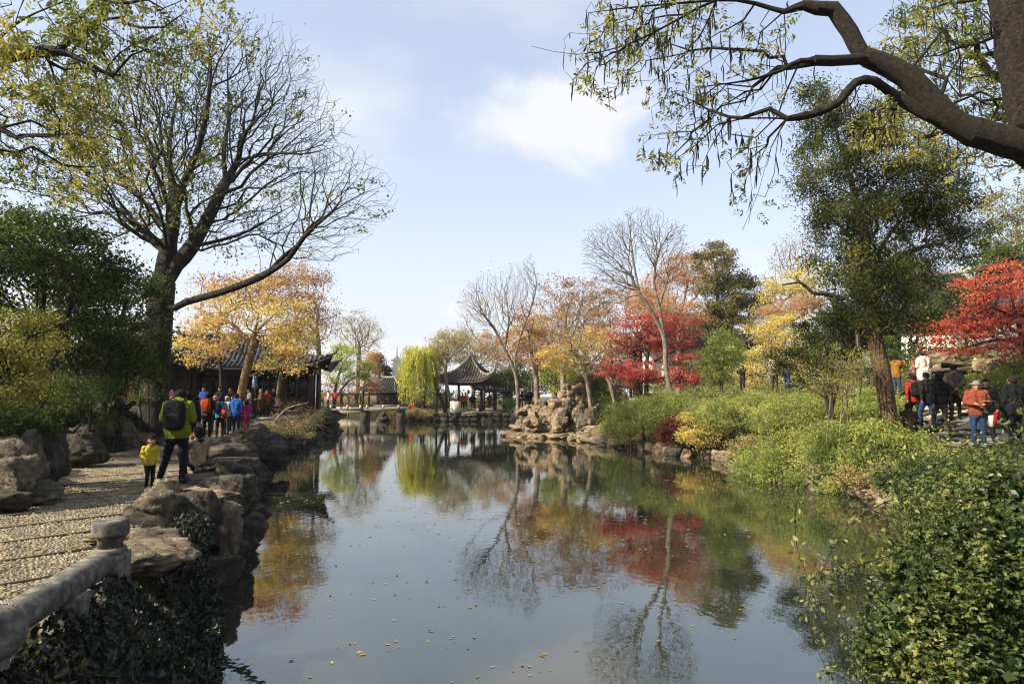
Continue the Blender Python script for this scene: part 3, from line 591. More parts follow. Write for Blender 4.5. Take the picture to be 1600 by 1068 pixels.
p = W(711, 634, 66.6); MB().box((p[0], p[1], .62), (.85, .5, 1.25), pa).build('pedestal_wall', M['plaster'], pv); MB().box((p[0], p[1] , 1.32), (1.0, .6, .14), pa).build('coping', M['lacquer'], pv)
# buildings on the wooded rise at the right
h4 = thing('hill_house', 'white house with tiled roof half hidden behind the near red maple', 'house', (15, 62, 1.5))
hall(h4, (15.5, 60), 9, 5, RAD(6), 1.5, 6.0, 8.8, .8, M['tile_brown'], 3, lattice=False, sp=.32)
MB().box((15.5, 57.9, 4.2), (9, .2, 4.6), RAD(6)).build('wall', M['plaster'], h4)
h5 = thing('maple_house', 'white walled house with dark tiled roof behind the juniper', 'house', (22, 36, 2))
hall(h5, (21.5, 35.5), 7, 5, RAD(-18), 2.0, 5.6, 7.9, .8, M['tile'], 3, lattice=False, sp=.27)
MB().box((21.7, 32.8, 3.3), (5.2, .2, 2.8), RAD(-18)).build('wall', M['plaster'], h5)
# walls at the far bank
def wall(name, label, p, q, z0, z1, t, mat, cap=True, cat='wall'):
    p, q = A(p), A(q); c = (p + q) / 2; L = np.linalg.norm(q - p); a = math.atan2(*(q - p)[::-1]); r = thing(name, label, cat, (c[0], c[1], z0))
    MB().box((c[0], c[1], (z0 + z1) / 2), (L, t, z1 - z0), a).build('panel', mat, r)
    if cap:
        MB().box((c[0], c[1], z1 + .06), (L + .1, t + .3, .12), a).build('coping', M['tile'], r)
    return r
wall('garden_wall', 'tan plaster garden wall at the far end of the pond', (-34, 92), (-8, 91), 0, 2.0, .3, M['plaster_tan_shaded'])
wall('low_wall', 'low pale wall beyond the island trees', (-.6, 72), (9, 70), -.1, .85, .25, M['plaster'], False)
wall('stone_balustrade', 'low white stone balustrade beyond the flat bridge', (-22, 84), (-12, 84), -.4, .42, .22, M['stone'], False, 'balustrade')
cor = thing('covered_walkway', 'tiled covered walkway running behind the island trees', 'walkway', (7, 80, 0))
mb, rows = MB(), MB(); roof_slope(mb, rows, (-2, 78), (22, 76), (-2, 80), (22, 78), 2.7, 3.9, .0, rr=.09, sp=.34); rf = mb.build('roof', M['tile_brown'], cor, smooth=True); rows.build('tile_rows', M['tile_brown'], rf, smooth=True, kind='stuff')
for x in np.arange(-1, 22, 3.0): MB().tube_z(A([(.1, 0), (.1, 2.8)]), (x, 78.5 - x / 12, 0), 8).build('column', M['timber'], cor)
# flat stone bridge
br = thing('flat_bridge', 'flat stone bridge on slab piers crossing the far water', 'bridge', (-15, 64, -.75))
for k, (x0, x1) in enumerate(((-20.5, -16.6), (-16.55, -13.6), (-13.55, -10.0))):
    for t in range(3): MB().box(((x0 + x1) / 2, 63.1 + t * .62, .44), (x1 - x0, .6, .16)).build('deck_slab', M['stone_rail'], br)
for (x, w) in ((-16.6, .5), (-13.6, .55), (-10.3, .6)): MB().box((x, 63.7, -.6), (w, 1.7, 1.84), 0, .06).build('pier', M['rock_dark'], br)  # dark rock colour on the piers stands in for shade under the deck
for x in (-20.2, -18.4, -16.6, -15.1, -13.9, -13.3, -11.8, -10.4): MB().box((x, 62.95, .68), (.2, .2, .34)).build('rail_post', M['stone'], br)
for (x0, x1) in ((-20, -14.1), (-13.1, -10.2)): MB().box(((x0 + x1) / 2, 64.9, .78), (x1 - x0, .16, .14)).build('rail_slab', M['stone_rail'], br)
# stone slab bench rail near the hall
sb = thing('slab_rail', 'low timber coloured slab rail beside the couple on the terrace', 'railing', (-12.5, 31, 0))
a0, a1 = A((X(392, 31.2), 31.2)), A((X(446, 32.0), 32.0)); cc = (a0 + a1) / 2; aa = math.atan2(*(a1 - a0)[::-1])
MB().box((cc[0], cc[1], .62), (1.75, .28, .14), aa).build('slab', M['stone'], sb)
for t in (.08, .92): c_ = a0 * (1 - t) + a1 * t; MB().box((c_[0], c_[1], .27), (.14, .2, .56), aa).build('support', M['stone'], sb)
MB().box((cc[0], cc[1] - .25, .16), (2.2, .3, .12), aa).build('step', M['stone'], sb)
# far pagoda: nine storeys, octagonal
pg = thing('pagoda', 'distant tall tiered pagoda with a thin spire above the roofs', 'pagoda', (X(620, 1010), 1010, 0))
px_, py_ = X(620, 1010), 1010.0; zz = 0.0; a8 = RAD(10)
for k in range(9):
    r = 11.4 - k * .55; h = 7.0 - k * .22; rw = r * .78
    MB().tube_z(A([(rw, zz), (rw * .98, zz + h)]), (px_, py_, 0), 8).build('storey', M['pagoda_wall'], pg)
    rf = MB(); top = k == 8; n8 = 8; th = (8.5 if top else 2.2)
    for j in range(8):
        t0, t1 = a8 + j * math.pi / 4, a8 + (j + 1) * math.pi / 4; P0, P1 = (px_ + (r + 1.6) * math.cos(t0), py_ + (r + 1.6) * math.sin(t0)), (px_ + (r + 1.6) * math.cos(t1), py_ + (r + 1.6) * math.sin(t1))
        q0, q1 = ((px_ + .6 * math.cos(t0), py_ + .6 * math.sin(t0)), (px_ + .6 * math.cos(t1), py_ + .6 * math.sin(t1))) if top else ((px_ + rw * .97 * math.cos(t0), py_ + rw * .97 * math.sin(t0)), (px_ + rw * .97 * math.cos(t1), py_ + rw * .97 * math.sin(t1)))
        roof_slope(rf, MB(), P0, P1, q0, q1, zz + h - 1.2, zz + h - 1.2 + th, 1.3, 9, 5, .5, sp=999)
    rf.build('roof', M['pagoda_roof'], pg)
    rl = MB()
    for j in range(8): t0 = a8 + j * math.pi / 4; t1 = t0 + math.pi / 4; rl.tube([(px_ + (rw + 1.3) * math.cos(t0), py_ + (rw + 1.3) * math.sin(t0), zz + 1.6), (px_ + (rw + 1.3) * math.cos(t1), py_ + (rw + 1.3) * math.sin(t1), zz + 1.6)], .4, 4)
    rl.build('balcony', M['pagoda_roof'], pg); zz += h
MB().tube_z(A([(1.0, zz + 6.8), (.7, zz + 9), (1.1, zz + 10), (.6, zz + 12), (.8, zz + 14), (.45, zz + 17), (.12, zz + 21.0)]), (px_, py_, 0), 8).build('spire', M['pagoda_roof'], pg)
PAG_TOP = zz + 23.0
# ------------------------------------------------------------------ vegetation
def grow(limbs, targets, bf=0.35, seg=0.5, zmin=-1e9, jit=0.04, sag=0.0):
    """tree graph: limbs are polylines (the first is the trunk), targets are joined one by one along the cheapest way to the root"""
    cap = 60000; P = np.zeros((cap, 3)); par = np.full(cap, -1); pl = np.zeros(cap); n = 0; limb_n = np.zeros(cap, bool)
    for L in limbs:
        C = crom(L, max(2, int(np.linalg.norm(A(L[-1]) - A(L[0])) / max(len(L) - 1, 1) / seg) + 1))
        if n == 0: P[0] = C[0]; n = 1; last = 0; rest = C[1:]
        else:
            last = int(np.argmin(np.linalg.norm(P[:n] - C[0], axis=1))); rest = C[1:]
        for c in rest: P[n] = c; par[n] = last; pl[n] = pl[last] + np.linalg.norm(c - P[last]); limb_n[n] = True; last = n; n += 1
    limb_n[0] = True; allow = np.zeros(cap, bool); allow[:n] = P[:n, 2] >= zmin
    if not allow[:n].any(): allow[n - 1] = True
    T = A(targets)
    if len(T):
        o = np.argsort(np.min(np.linalg.norm(T[:, None] - P[None, :n][:, :, :][:, ::max(1, n // 40)], axis=2), axis=1)); T = T[o]
        for t in T:
            dv = np.linalg.norm(P[:n] - t, axis=1); cst = np.where(allow[:n], dv + bf * pl[:n], 1e9); j = int(np.argmin(cst)); d = dv[j]
            if n > cap - 50: break
            k = max(1, int(round(d / seg))); p0 = P[j].copy(); q = P[j] - P[par[j]] if par[j] >= 0 else t - p0; q = q / (np.linalg.norm(q) + 1e-9) * d; last = j
            for s in range(1, k + 1):
                u = s / k; c = p0 * (1 - u) + t * u + q * (u * (1 - u) * .22) + (rng.normal(0, jit, 3) * min(d, 1.0) if s < k else 0)
                c[2] -= sag * u * u * d
                P[n] = c; par[n] = last; pl[n] = pl[last] + np.linalg.norm(c - P[last]); allow[n] = True; last = n; n += 1
    return P[:n], par[:n], limb_n[:n]
def radii(par, R0, rt):
    n = len(par); w = np.zeros(n); ch = np.zeros(n, int)
    for i in range(n - 1, 0, -1):
        if ch[i] == 0: w[i] += 1
        w[par[i]] += w[i]; ch[par[i]] += 1
    w[0] = max(w[0], 1.01); p = math.log(max(w[0], 2)) / math.log(R0 / rt)
    return rt * np.maximum(w, 1) ** (1 / p), ch
def wood(P, par, r, sel, flare=0.0):
    """tapered tubes for the edges in sel"""
    n = len(P); main = np.full(n, -1); order = np.argsort(r)
    for i in order:
        if par[i] >= 0: main[par[i]] = i
    t = np.zeros((n, 3)); idx = np.arange(1, n); e = np.zeros((n, 3)); e[idx] = nrm(P[idx] - P[par[idx]])
    t = e.copy(); hasm = main >= 0; t[hasm] = nrm(e[hasm] + e[main[hasm]]); t[0] = e[main[0]] if main[0] > 0 else (0, 0, 1)
    ref = A((0.37, 0.55, 0.21)); ref2 = A((0.6, -0.4, 0.7))
    def frame(t):
        u = np.cross(t, ref); bad = np.linalg.norm(u, axis=1) < 0.25; u[bad] = np.cross(t[bad], ref2); u = nrm(u); return u, np.cross(t, u)
    Vs, Fs, off = [], [], 0; E = idx[sel[idx]]
    for lo, hi, k in ((0, .016, 3), (.016, .06, 5), (.06, .16, 8), (.16, 99, 20)):
        ee = E[(r[E] >= lo) & (r[E] < hi)]
        if not len(ee): continue
        p = par[ee]; ism = main[p] == ee; ta = np.where(ism[:, None], t[p], e[ee]); ra = np.where(ism, r[p], r[ee] * 1.12); ra = np.minimum(ra, r[ee] * 1.7)
        a = np.arange(k) / k * 2 * math.pi; ca, sa = np.cos(a)[None, :, None], np.sin(a)[None, :, None]
        u, w = frame(ta); Ra = P[p][:, None] + ra[:, None, None] * (ca * u[:, None] + sa * w[:, None])
        u, w = frame(t[ee]); Rb = P[ee][:, None] + r[ee][:, None, None] * (ca * u[:, None] + sa * w[:, None])
        if lo >= .1:
            for Q_, c_ in ((Ra, P[p]), (Rb, P[ee])):
                f_ = A([noise.fractal(Vector(v) * 3.0, .8, 2, 3) for v in Q_.reshape(-1, 3)]).reshape(Q_.shape[:2]); Q_[:] = c_[:, None] + (Q_ - c_[:, None]) * (1 + .11 * f_)[..., None]
        m = len(ee); V = np.concatenate([Ra, Rb], 1).reshape(-1, 3); j = np.arange(k); q = np.stack([j, (j + 1) % k, (j + 1) % k + k, j + k], 1)
        Vs.append(V); Fs.append((np.arange(m)[:, None, None] * 2 * k + q[None]).reshape(-1, 4) + off); off += len(V)
    if not Vs: return None
    return np.concatenate(Vs), [np.concatenate(Fs)]
def leaf_quads(C, size, ar=0.55, up=0.0, hang=0.0, fold=0.25, dirs=None, spread=1.0):
    """one rhombic leaf per centre, folded along its midrib; returns verts, faces"""
    n = len(C); d = rng.normal(size=(n, 3)) * spread
    if dirs is not None: d = d + dirs
    d[:, 2] += up - hang; d = nrm(d); o = nrm(np.cross(d, rng.normal(size=(n, 3)))); nn = np.cross(d, o)
    s = (np.broadcast_to(A(size), (n,)) * rng.uniform(.65, 1.35, n))[:, None]
    a = C - d * s * .5; b = C + d * s * .5; m = C + d * s * .06; l = m + o * s * ar * .5 + nn * s * fold * .4; r = m - o * s * ar * .5 + nn * s * fold * .4
    V = np.stack([a, r, b, l], 1).reshape(-1, 3); i = np.arange(n)[:, None] * 4
    return V, [np.concatenate([i + A([[0, 1, 2]]).astype(int), i + A([[0, 2, 3]]).astype(int)])]
def pinnate(C, D, size, pairs=4):
    """compound leaves: a midrib with paired leaflets and one at the tip"""
    n = len(C); D = nrm(D); s = nrm(np.cross(D, rng.normal(size=(n, 3)))); L = size * rng.uniform(.7, 1.3, n); out, dr = [], []
    for k in range(pairs):
        u = .25 + .65 * k / (pairs - 1)
        for sg in (-1, 1):
            dd = nrm(D * .75 + s * sg); out.append(C + D * (L * u)[:, None] + dd * (L * .17)[:, None]); dr.append(dd)
    out.append(C + D * (L * 1.08)[:, None]); dr.append(D); m = len(out)
    V, F = leaf_quads(np.concatenate(out), np.tile(L * .36, m), ar=.36, dirs=np.concatenate(dr) * 6, spread=.6); return V, F
def clump_tint(C, scale, mix=0.5):
    f = A([noise.noise(Vector(c) * scale) for c in C]) * .5 + .5
    return np.clip(f * mix * 1.6 - .3 * mix + rng.random(len(C)) * (1 - mix), 0, 1)
def B(px, py, d, rx, ry, rd=None):
    """ellipsoid of the crown as the photograph shows it, with its own depth"""
    k = d / F0; return (W(px, py, d), A((rx * k, rd if rd else (rx + ry) * .5 * k, ry * k)))
def in_blobs(blobs, n, shell=2.4):
    vol = A([b[1].prod() for b in blobs]) ** .8; cnt = rng.multinomial(n, vol / vol.sum()); out = []
    for (c, r), k in zip(blobs, cnt): out.append(c + nrm(rng.normal(size=(k, 3))) * (rng.random(k) ** (1 / shell))[:, None] * r)
    return np.concatenate(out)
LEAF = {}
def leafmat(name, cols, **k): LEAF[name] = mat_leaf('leaf_' + name, cols, **k)
leafmat('zelkova', ['#2f3d12', '#55641c', '#83882a', '#a8982e'], trans=.4)
leafmat('wingnut', ['#3d4a14', '#6d7a20', '#a09a30', '#c0ac3c'], trans=.42)
leafmat('dark', ['#101a09', '#263414', '#42521c', '#7a7e2c'], trans=.38, val=1.15)
leafmat('olive', ['#343c12', '#5c601a', '#8a8426', '#aca036'], trans=.4, val=.95)
leafmat('gold', ['#b07a34', '#c9a034', '#d4b83c', '#aead38'], trans=.42, val=.86)
leafmat('orange', ['#8a4c24', '#a86a30', '#bd8a40', '#a88a3a'], trans=.4, val=.88)
leafmat('peach', ['#8f5034', '#ab7044', '#b88a50', '#b59440'], trans=.4, val=.88)
leafmat('rust', ['#6d4426', '#8c5e36', '#9c7440', '#a08050'], trans=.35, val=.88)
leafmat('brownish', ['#7d6a3a', '#97813f', '#a3924a', '#8d9440'], trans=.35, val=.88)
leafmat('yellow', ['#a08a22', '#c0a52c', '#d3bb3c', '#a6ac38'], trans=.4, val=.88)
leafmat('lime', ['#5d7a1e', '#8a9c2a', '#a8b038', '#c2b53c'], trans=.4, val=.88)
leafmat('willow', ['#8a8e22', '#b0b030', '#c8c640', '#d8d058'], trans=.45, val=1.05, sat=.9)
leafmat('green', ['#243412', '#3a5019', '#566a22', '#74812c'], trans=.3)
leafmat('shrub', ['#46561a', '#6c7c28', '#929a3a', '#b4ae48'], trans=.42, val=1.0, sat=.82)
leafmat('red', ['#4f1814', '#92302a', '#b84a3c', '#c8704c'], trans=.48, val=.95, sat=.86)
leafmat('scarlet', ['#5c1a12', '#a83820', '#c8562e', '#d88048'], trans=.5, val=.95, sat=.86)
leafmat('crimson', ['#571410', '#7c2218', '#93301e'], trans=.3)
leafmat('juniper', ['#141c0a', '#2b3612', '#4a541c', '#7c762e'], trans=.22, val=.95)
leafmat('pine', ['#3a3c17', '#585722', '#77702e', '#8d7a38'], trans=.2)
leafmat('conifer', ['#0f1e16', '#1a2e20', '#27402a'], trans=.15)
leafmat('ivy', ['#0e1a0f', '#182617', '#243320', '#3a4628'], trans=.12, gloss=.03, rough=.45)
leafmat('jasmine', ['#1c2e0c', '#384e15', '#5c6c20', '#948f34'], trans=.38, val=.85, gloss=.015)
leafmat('dry', ['#4a3826', '#66503a', '#857048'], trans=.2)
leafmat('fallen', ['#6d5a28', '#978032', '#b39a40', '#8a6a38'], trans=.1)
leafmat('petal', ['#9a8f74', '#c9bda0', '#ddd2ba'], trans=.3)
leafmat('magenta', ['#93307a', '#b8489c'], trans=.3)
LM, LS = 1.65, .74          # leaf count and size
def tree(name, label, limbs, blobs, n, R0, rt, bark, leaf=None, per=6, size=.12, sig=.25, bf=.35, seg=.5, zmin=None, ar=.6, group=None, cat='tree', nc=None, fz=.5, hang=0.0, up=0.0, jit=.05, tintscale=.6, mixt=.5, sag=0, shell=2.4, leafsel=None, kindl='quad', thin=1.0, spread=1.0, outward=0.0, twig=None, rcap=None):
    limbs = [A(l) for l in limbs]; base = limbs[0][0]; root = thing(name, label, cat, base, group)
    T = in_blobs(blobs, n, shell) if n else np.zeros((0, 3)); zm = zmin if zmin is not None else base[2] + .35 * (limbs[0][-1][2] - base[2])
    P, par, ln = grow(limbs, T, bf, seg, zm, jit, sag); r, ch = radii(par, R0, rt)
    if rcap: r = rcap(P, r, ln)
    dz = np.maximum(0, 1 - (P[:, 2] - base[2]) / (R0 * 3.5)); r = r * (1 + .55 * dz ** 2 * (np.linalg.norm(P[:, :2] - base[:2], axis=1) < R0 * 4))
    w = wood(P, par, r, ln); mk('trunk', w[0], w[1], bark, root, smooth=True)
    w = wood(P, par, r, ~ln)
    if w is not None: mk('branches', w[0], w[1], twig or bark, root, smooth=True, kind='stuff')
    if leaf:
        tips = P[(r < rt * 2.2) & ~ln] if n else P[ch == 0]
        if leafsel is not None: tips = tips[leafsel(tips)]
        q = 1.0 if kindl == 'pinnate' else LM; k = int(len(tips) * per * q); size = size * (1.0 if kindl == 'pinnate' else LS)
        m_ = nc or max(40, len(tips) // 5); cen = tips[rng.integers(0, len(tips), m_)]; wgt = rng.random(m_) ** 1.2 + .15
        C = cen[rng.choice(m_, k, p=wgt / wgt.sum())] + rng.normal(0, sig * .95, (k, 3)) * A((1, 1, fz)); loose = rng.random(k) < .15; C[loose] = tips[rng.integers(0, len(tips), loose.sum())] + rng.normal(0, sig, (loose.sum(), 3))
        dirs = nrm(C - np.mean([b[0] for b in blobs], 0)) * outward if outward else None
        if kindl == 'pinnate': V, F = pinnate(C, rng.normal(size=(k, 3)) + A((0, 0, -.5)), size); tn = np.tile(np.repeat(clump_tint(C, tintscale, mixt), 4)[:, ], 1); tn = np.tile(clump_tint(C, tintscale, mixt), len(V) // 4 // k).repeat(4)
        else: V, F = leaf_quads(C, size, ar, up, hang, dirs=dirs, spread=spread); tn = clump_tint(C, tintscale, mixt).repeat(4)
        mk('crown', V, F, LEAF[leaf], root, tint=tn)
    return root
def gbase(px, d, dz=-.1): x = X(px, d); return A((x, d, zg1(x, d) + dz))
def trunk(px, d, *pts):
    """base on the ground under pixel column px, then points (px, py[, d])"""
    return [gbase(px, d)] + [W(p[0], p[1], p[2] if len(p) > 2 else d) for p in pts]
def limb(d, *pts): return [W(p[0], p[1], p[2] if len(p) > 2 else d) for p in pts]
# --- great zelkova on the left
D = 24
zl = [trunk(240, D, (246, 560), (250, 480), (256, 430), (262, 395), (272, 340), (285, 290)),
      limb(D, (258, 490), (290, 472, 23.5), (340, 458, 23), (390, 440, 22.5), (420, 425, 22), (450, 405, 21.5), (475, 370, 21), (520, 330, 20.5), (570, 300, 20)),
      limb(D, (262, 440), (275, 415), (300, 385), (330, 330), (352, 285), (372, 250), (385, 205, 23), (425, 165, 23), (470, 130, 22.5)),
      limb(D, (300, 385), (345, 375, 25), (390, 360, 26), (440, 330, 27), (500, 300, 27)),
      limb(D, (352, 285), (350, 230, 24.5), (358, 180, 25), (355, 110, 25), (362, 60, 25)),
      limb(D, (372, 250), (430, 240, 22.5), (480, 240, 22), (540, 225, 21.5)),
      limb(D, (272, 340), (268, 290, 25), (265, 230, 26), (275, 160, 26), (290, 90, 26)),
      limb(D, (285, 290), (310, 230, 23.5), (325, 160, 23), (330, 90, 23)),
      limb(D, (262, 395), (235, 365, 23), (200, 360, 22), (150, 345, 21), (110, 345, 21)),
      limb(D, (258, 360), (230, 320, 25), (190, 290, 26), (130, 270, 27), (60, 250, 27)),
      limb(D, (262, 395), (250, 330, 22), (215, 260, 20.5), (180, 200, 20), (150, 130, 19.5))]
zb = [B(370, 190, D, 150, 150, 5.5), B(470, 210, 22, 90, 90, 3), B(540, 300, 21, 85, 70, 3), B(480, 360, 22, 90, 50, 3), B(250, 170, 25, 130, 140, 5), B(130, 270, 24, 130, 110, 4.5), B(330, 330, 24, 150, 70, 4), B(410, 110, 24, 95, 85, 3)]
def zsel(t): return (rng.random(len(t)) < np.clip(.75 - (t[:, 0] + 12.5) * .16 - (t[:, 2] - 8.5) * .04, .045, .95))
tree('zelkova_tree', 'great spreading half bare zelkova tree over the left path', zl, zb, 10500, .44, .0048, M['bark_dark'], 'zelkova', 1.9, .16, .2, bf=.42, seg=.6, zmin=5.5, leafsel=zsel, jit=.06, tintscale=.35)
# --- overhanging tree at the top left (its trunk stands outside the view)
D = 10
tree('overhanging_tree', 'leafy overhanging branches entering at the top of the frame above the dark evergreens', [[A((-11.4, 8.5, .5)), A((-11.2, 8.7, 4)), A((-10.8, 9.2, 6.2)), W(-40, 100, D)], limb(D, (-40, 100), (40, 84), (90, 80), (130, 95), (175, 120), (215, 150)), limb(D, (-40, 100), (20, 40), (80, 10), (160, -20), (240, -40)),
     limb(D, (-60, 180), (0, 200), (50, 232), (100, 262), (160, 300), (215, 345)), [A((-10.8, 9.2, 6.2)), A((-11, 6, 7.5)), A((-10.5, 3, 8.3))]],
     [B(80, 60, D, 120, 60, 1.6), B(200, 60, D, 110, 55, 1.5), B(120, 170, D, 100, 70, 1.6), B(100, 250, 11, 90, 50, 1.5), B(280, 20, D, 90, 35, 1.3), (A((-10.8, 5.5, 7.8)), A((1.8, 2, 1.2)))], 900, .20, .005, M['bark_dark'], 'wingnut', 2.3, .24, .16, bf=.3, seg=.35, zmin=5.5, kindl='pinnate', cat='tree')
# trees beyond the left edge of the view that shade the path
for k, (x, y, h) in enumerate(((-9.5, -2.5, 7), (-16.5, -1.5, 9))):
    tree('shade_tree', ('evergreen shade tree just outside the view beside the camera', 'evergreen shade tree just outside the view beside the overhanging tree')[k], [[A((x, y, .3)), A((x + .2, y, h * .5)), A((x, y, h * .8))]], [(A((x, y, h * .72)), A((2.6, 2.6, h * .28)))], 260, .25, .01, M['bark_dark'], 'dark', 16, .2, .35, group='shade trees outside the view')
# --- dark evergreens on the left
def shrubby(name, label, px, d, blobs, n, leaf, per, size, sig, bark='bark_dark', R0=.09, stems=3, group=None, cat='tree', **k):
    b = gbase(px, d); top = np.mean([x[0] for x in blobs], 0); L = [[b, b * .6 + top * .4, top]]
    for s in range(stems - 1): o = rng.normal(0, .12, 3) * A((1, 1, 0)); t = blobs[rng.integers(len(blobs))][0]; L.append([b, b * .65 + t * .35 + o * 3, t])
    return tree(name, label, L, blobs, n, R0, .006, M[bark], leaf, per, size, sig, zmin=b[2] + .12 * (top[2] - b[2]), group=group, cat=cat, **k)
shrubby('evergreen_tree', 'tall dark evergreen tree at the left edge under the overhanging branches', 60, 17, [B(60, 430, 17, 110, 100, 2.2), B(20, 380, 17.5, 70, 60, 2), B(130, 400, 17.5, 70, 55, 1.8)], 620, 'dark', 26, .13, .26, R0=.16, shell=3)
shrubby('evergreen_tree', 'dark evergreen tree in front of the zelkova trunk', 165, 21, [B(170, 500, 21, 75, 80, 1.8), B(150, 560, 20.5, 80, 60, 1.6), B(200, 450, 21.5, 45, 45, 1.4)], 520, 'dark', 22, .13, .26, R0=.14, shell=3)
shrubby('evergreen_tree', 'low dark evergreen tree filling the shade behind the photographer', 110, 19, [B(110, 560, 19, 90, 70, 1.6), B(60, 600, 18.5, 60, 50, 1.4)], 420, 'dark', 22, .12, .24, R0=.1, shell=3)
shrubby('yellow_green_shrub', 'sunlit yellow green shrub at the left edge beside the rocks', 15, 12, [B(18, 540, 12, 62, 70, 1.0), B(35, 620, 11.8, 55, 45, .8), B(-10, 600, 12, 50, 70, .9)], 420, 'olive', 20, .075, .13, R0=.06, cat='shrub', shell=3)
shrubby('dark_shrub', 'dark low shrub spilling over the rocks at the left edge', 8, 11, [B(15, 665, 10.8, 50, 32, .7), B(60, 655, 11.5, 40, 22, .6)], 180, 'dark', 24, .07, .12, R0=.04, cat='shrub', shell=3)
shrubby('dark_shrub', 'green shrub between the evergreen trees and the photographer', 140, 16.5, [B(120, 610, 16.5, 60, 25, .8), B(165, 655, 17, 30, 10, .4)], 160, 'green', 22, .08, .15, R0=.04, cat='shrub', shell=3)
shrubby('ivy_skirt', 'dark ivy clump covering the base of the zelkova trunk', 238, 23.3, [B(236, 590, 23.2, 24, 50, .7), B(225, 540, 23.4, 24, 40, .6)], 160, 'dark', 22, .1, .14, R0=.04, cat='ivy', shell=3)
fl = shrubby('flowering_shrub', 'white flowering shrub with a magenta bloom beside the dark hall posts', 258, 25.5, [B(255, 638, 25.5, 30, 22, .7), B(282, 645, 25.2, 20, 18, .6)], 150, 'shrub', 20, .09, .14, R0=.04, cat='shrub', shell=3)
C = in_blobs([B(258, 630, 25.3, 32, 20, .75), B(284, 640, 25.1, 18, 14, .6)], 150, 6); V, F = leaf_quads(C.repeat(5, 0) + rng.normal(0, .035, (750, 3)), .1, .8); mk('blossoms', V, F, LEAF['petal'], fl, tint=rng.random(750).repeat(4), kind='stuff')
C = W(266, 619, 25.1) + rng.normal(0, .09, (90, 3)); V, F = leaf_quads(C, .1, .8); mk('magenta_blossom', V, F, LEAF['magenta'], fl, tint=rng.random(90).repeat(4), kind='stuff')
# --- maples and others by the hall
def T_(name, label, tr, blobs, n, R0, bark, leaf, per=9, size=.16, sig=.3, limbs=(), rt=.008, **k):
    return tree(name, label, [trunk(*tr)] + [limb(*l) for l in limbs], blobs, n, R0, rt, M[bark], leaf, per, size, sig, **k)
T_('orange_maple', 'yellow and peach maple with a leaning sunlit trunk before the hall', (374, 35, (380, 600), (390, 560), (398, 520), (405, 480)), [B(340, 510, 35, 65, 42, 2.2), B(430, 505, 34.5, 60, 45, 2.2), B(385, 470, 35.5, 80, 40, 2.4), B(455, 555, 34, 45, 32, 1.6), B(305, 545, 34.5, 38, 32, 1.5)], 560, .22, 'bark_tan', 'gold', 9, .18, .36, nc=110, fz=.4,
   limbs=[(35, (398, 520), (430, 490), (460, 470)), (35, (395, 540), (360, 505), (320, 490))], tintscale=.45, mixt=.7)
T_('peach_maple', 'peach coloured maple crown between the yellow maple and the zelkova limb', (350, 38, (345, 580), (340, 530), (345, 480)), [B(325, 520, 37.5, 45, 40, 2), B(370, 455, 38, 80, 35, 2.5), B(440, 450, 38.5, 60, 40, 2.2), B(470, 490, 39, 35, 45, 2)], 520, .11, 'bark_dark', 'peach', 8, .18, .4, nc=100, fz=.4, tintscale=.5, mixt=.6)
T_('slender_tree', 'slender pale trunk with yellow leaves before the hall windows', (432, 36.5, (436, 600), (440, 575), (442, 540)), [B(440, 560, 36.5, 40, 28, 1.3), B(465, 530, 36.5, 40, 30, 1.4)], 220, .09, 'bark_pale', 'yellow', 11, .16, .3, mixt=.6)
shrubby('bare_shrub', 'grey twiggy bare shrub overhanging the water beside the terrace', 455, 33, [B(450, 640, 33, 26, 22, .8), B(475, 650, 34, 26, 20, .8)], 260, 'brownish', .8, .07, .12, bark='bark_twig', R0=.03, cat='shrub')
shrubby('bank_shrub', 'dark brown shrub on the pond edge beneath the bare twigs', 462, 31, [B(462, 668, 31, 36, 20, 1.1), B(440, 665, 29, 25, 15, .9), B(490, 652, 38, 20, 14, 1)], 260, 'brownish', 7, .08, .16, bark='bark_twig', R0=.03, cat='shrub')
dead = MB(); q = limb(31, (418, 673), (432, 655), (446, 640), (460, 634), (484, 628)); dead.tube(crom(q, 4), np.linspace(.06, .018, 17), 7); q = limb(31, (446, 640), (458, 642), (472, 636)); dead.tube(crom(q, 4), np.linspace(.03, .01, 9), 6)
tag(dead.build('dead_branch', M['bark_pale'], smooth=True), 'pale bare branch leaning out from the rocks over the pond', 'branch')
# --- far bank, left of the willow
T_('rust_tree', 'hazy rust coloured tree above the right end of the dark hall', (500, 58, (498, 560), (495, 510)), [B(500, 500, 58, 40, 45, 3), B(470, 440, 58, 45, 50, 3)], 460, .2, 'bark_twig', 'rust', 6, .2, .4)
T_('grey_round_tree', 'round thinly leaved grey tree left of the distant pagoda', (560, 95, (560, 570), (562, 540)), [B(562, 520, 95, 40, 38, 3.5)], 700, .28, 'bark_twig', 'brownish', 3.0, .22, .4, rt=.012)
T_('lime_maple', 'yellow green maple with dark forked trunks by the flat bridge', (522, 76, (522, 620), (528, 590), (535, 570)), [B(540, 555, 76, 32, 22, 2.4), B(555, 580, 76, 34, 18, 2.4), B(520, 575, 76, 24, 22, 2)], 330, .22, 'bark_dark', 'lime', 12, .24, .4, limbs=[(76, (522, 625), (540, 600), (556, 588))], mixt=.7)
T_('orange_tree', 'orange leaved tree between the lime maple and the dark conifer', (565, 80, (568, 610), (572, 585)), [B(578, 575, 80, 18, 28, 2), B(580, 600, 80, 16, 16, 1.8)], 240, .15, 'bark_dark', 'orange', 11, .24, .4)
T_('dark_conifer', 'dark blue green conifer just left of the pagoda', (592, 100, (594, 590), (594, 560)), [B(597, 582, 100, 15, 22, 2), B(588, 570, 100, 12, 20, 2)], 260, .2, 'bark_dark', 'conifer', 14, .28, .35, up=.5)
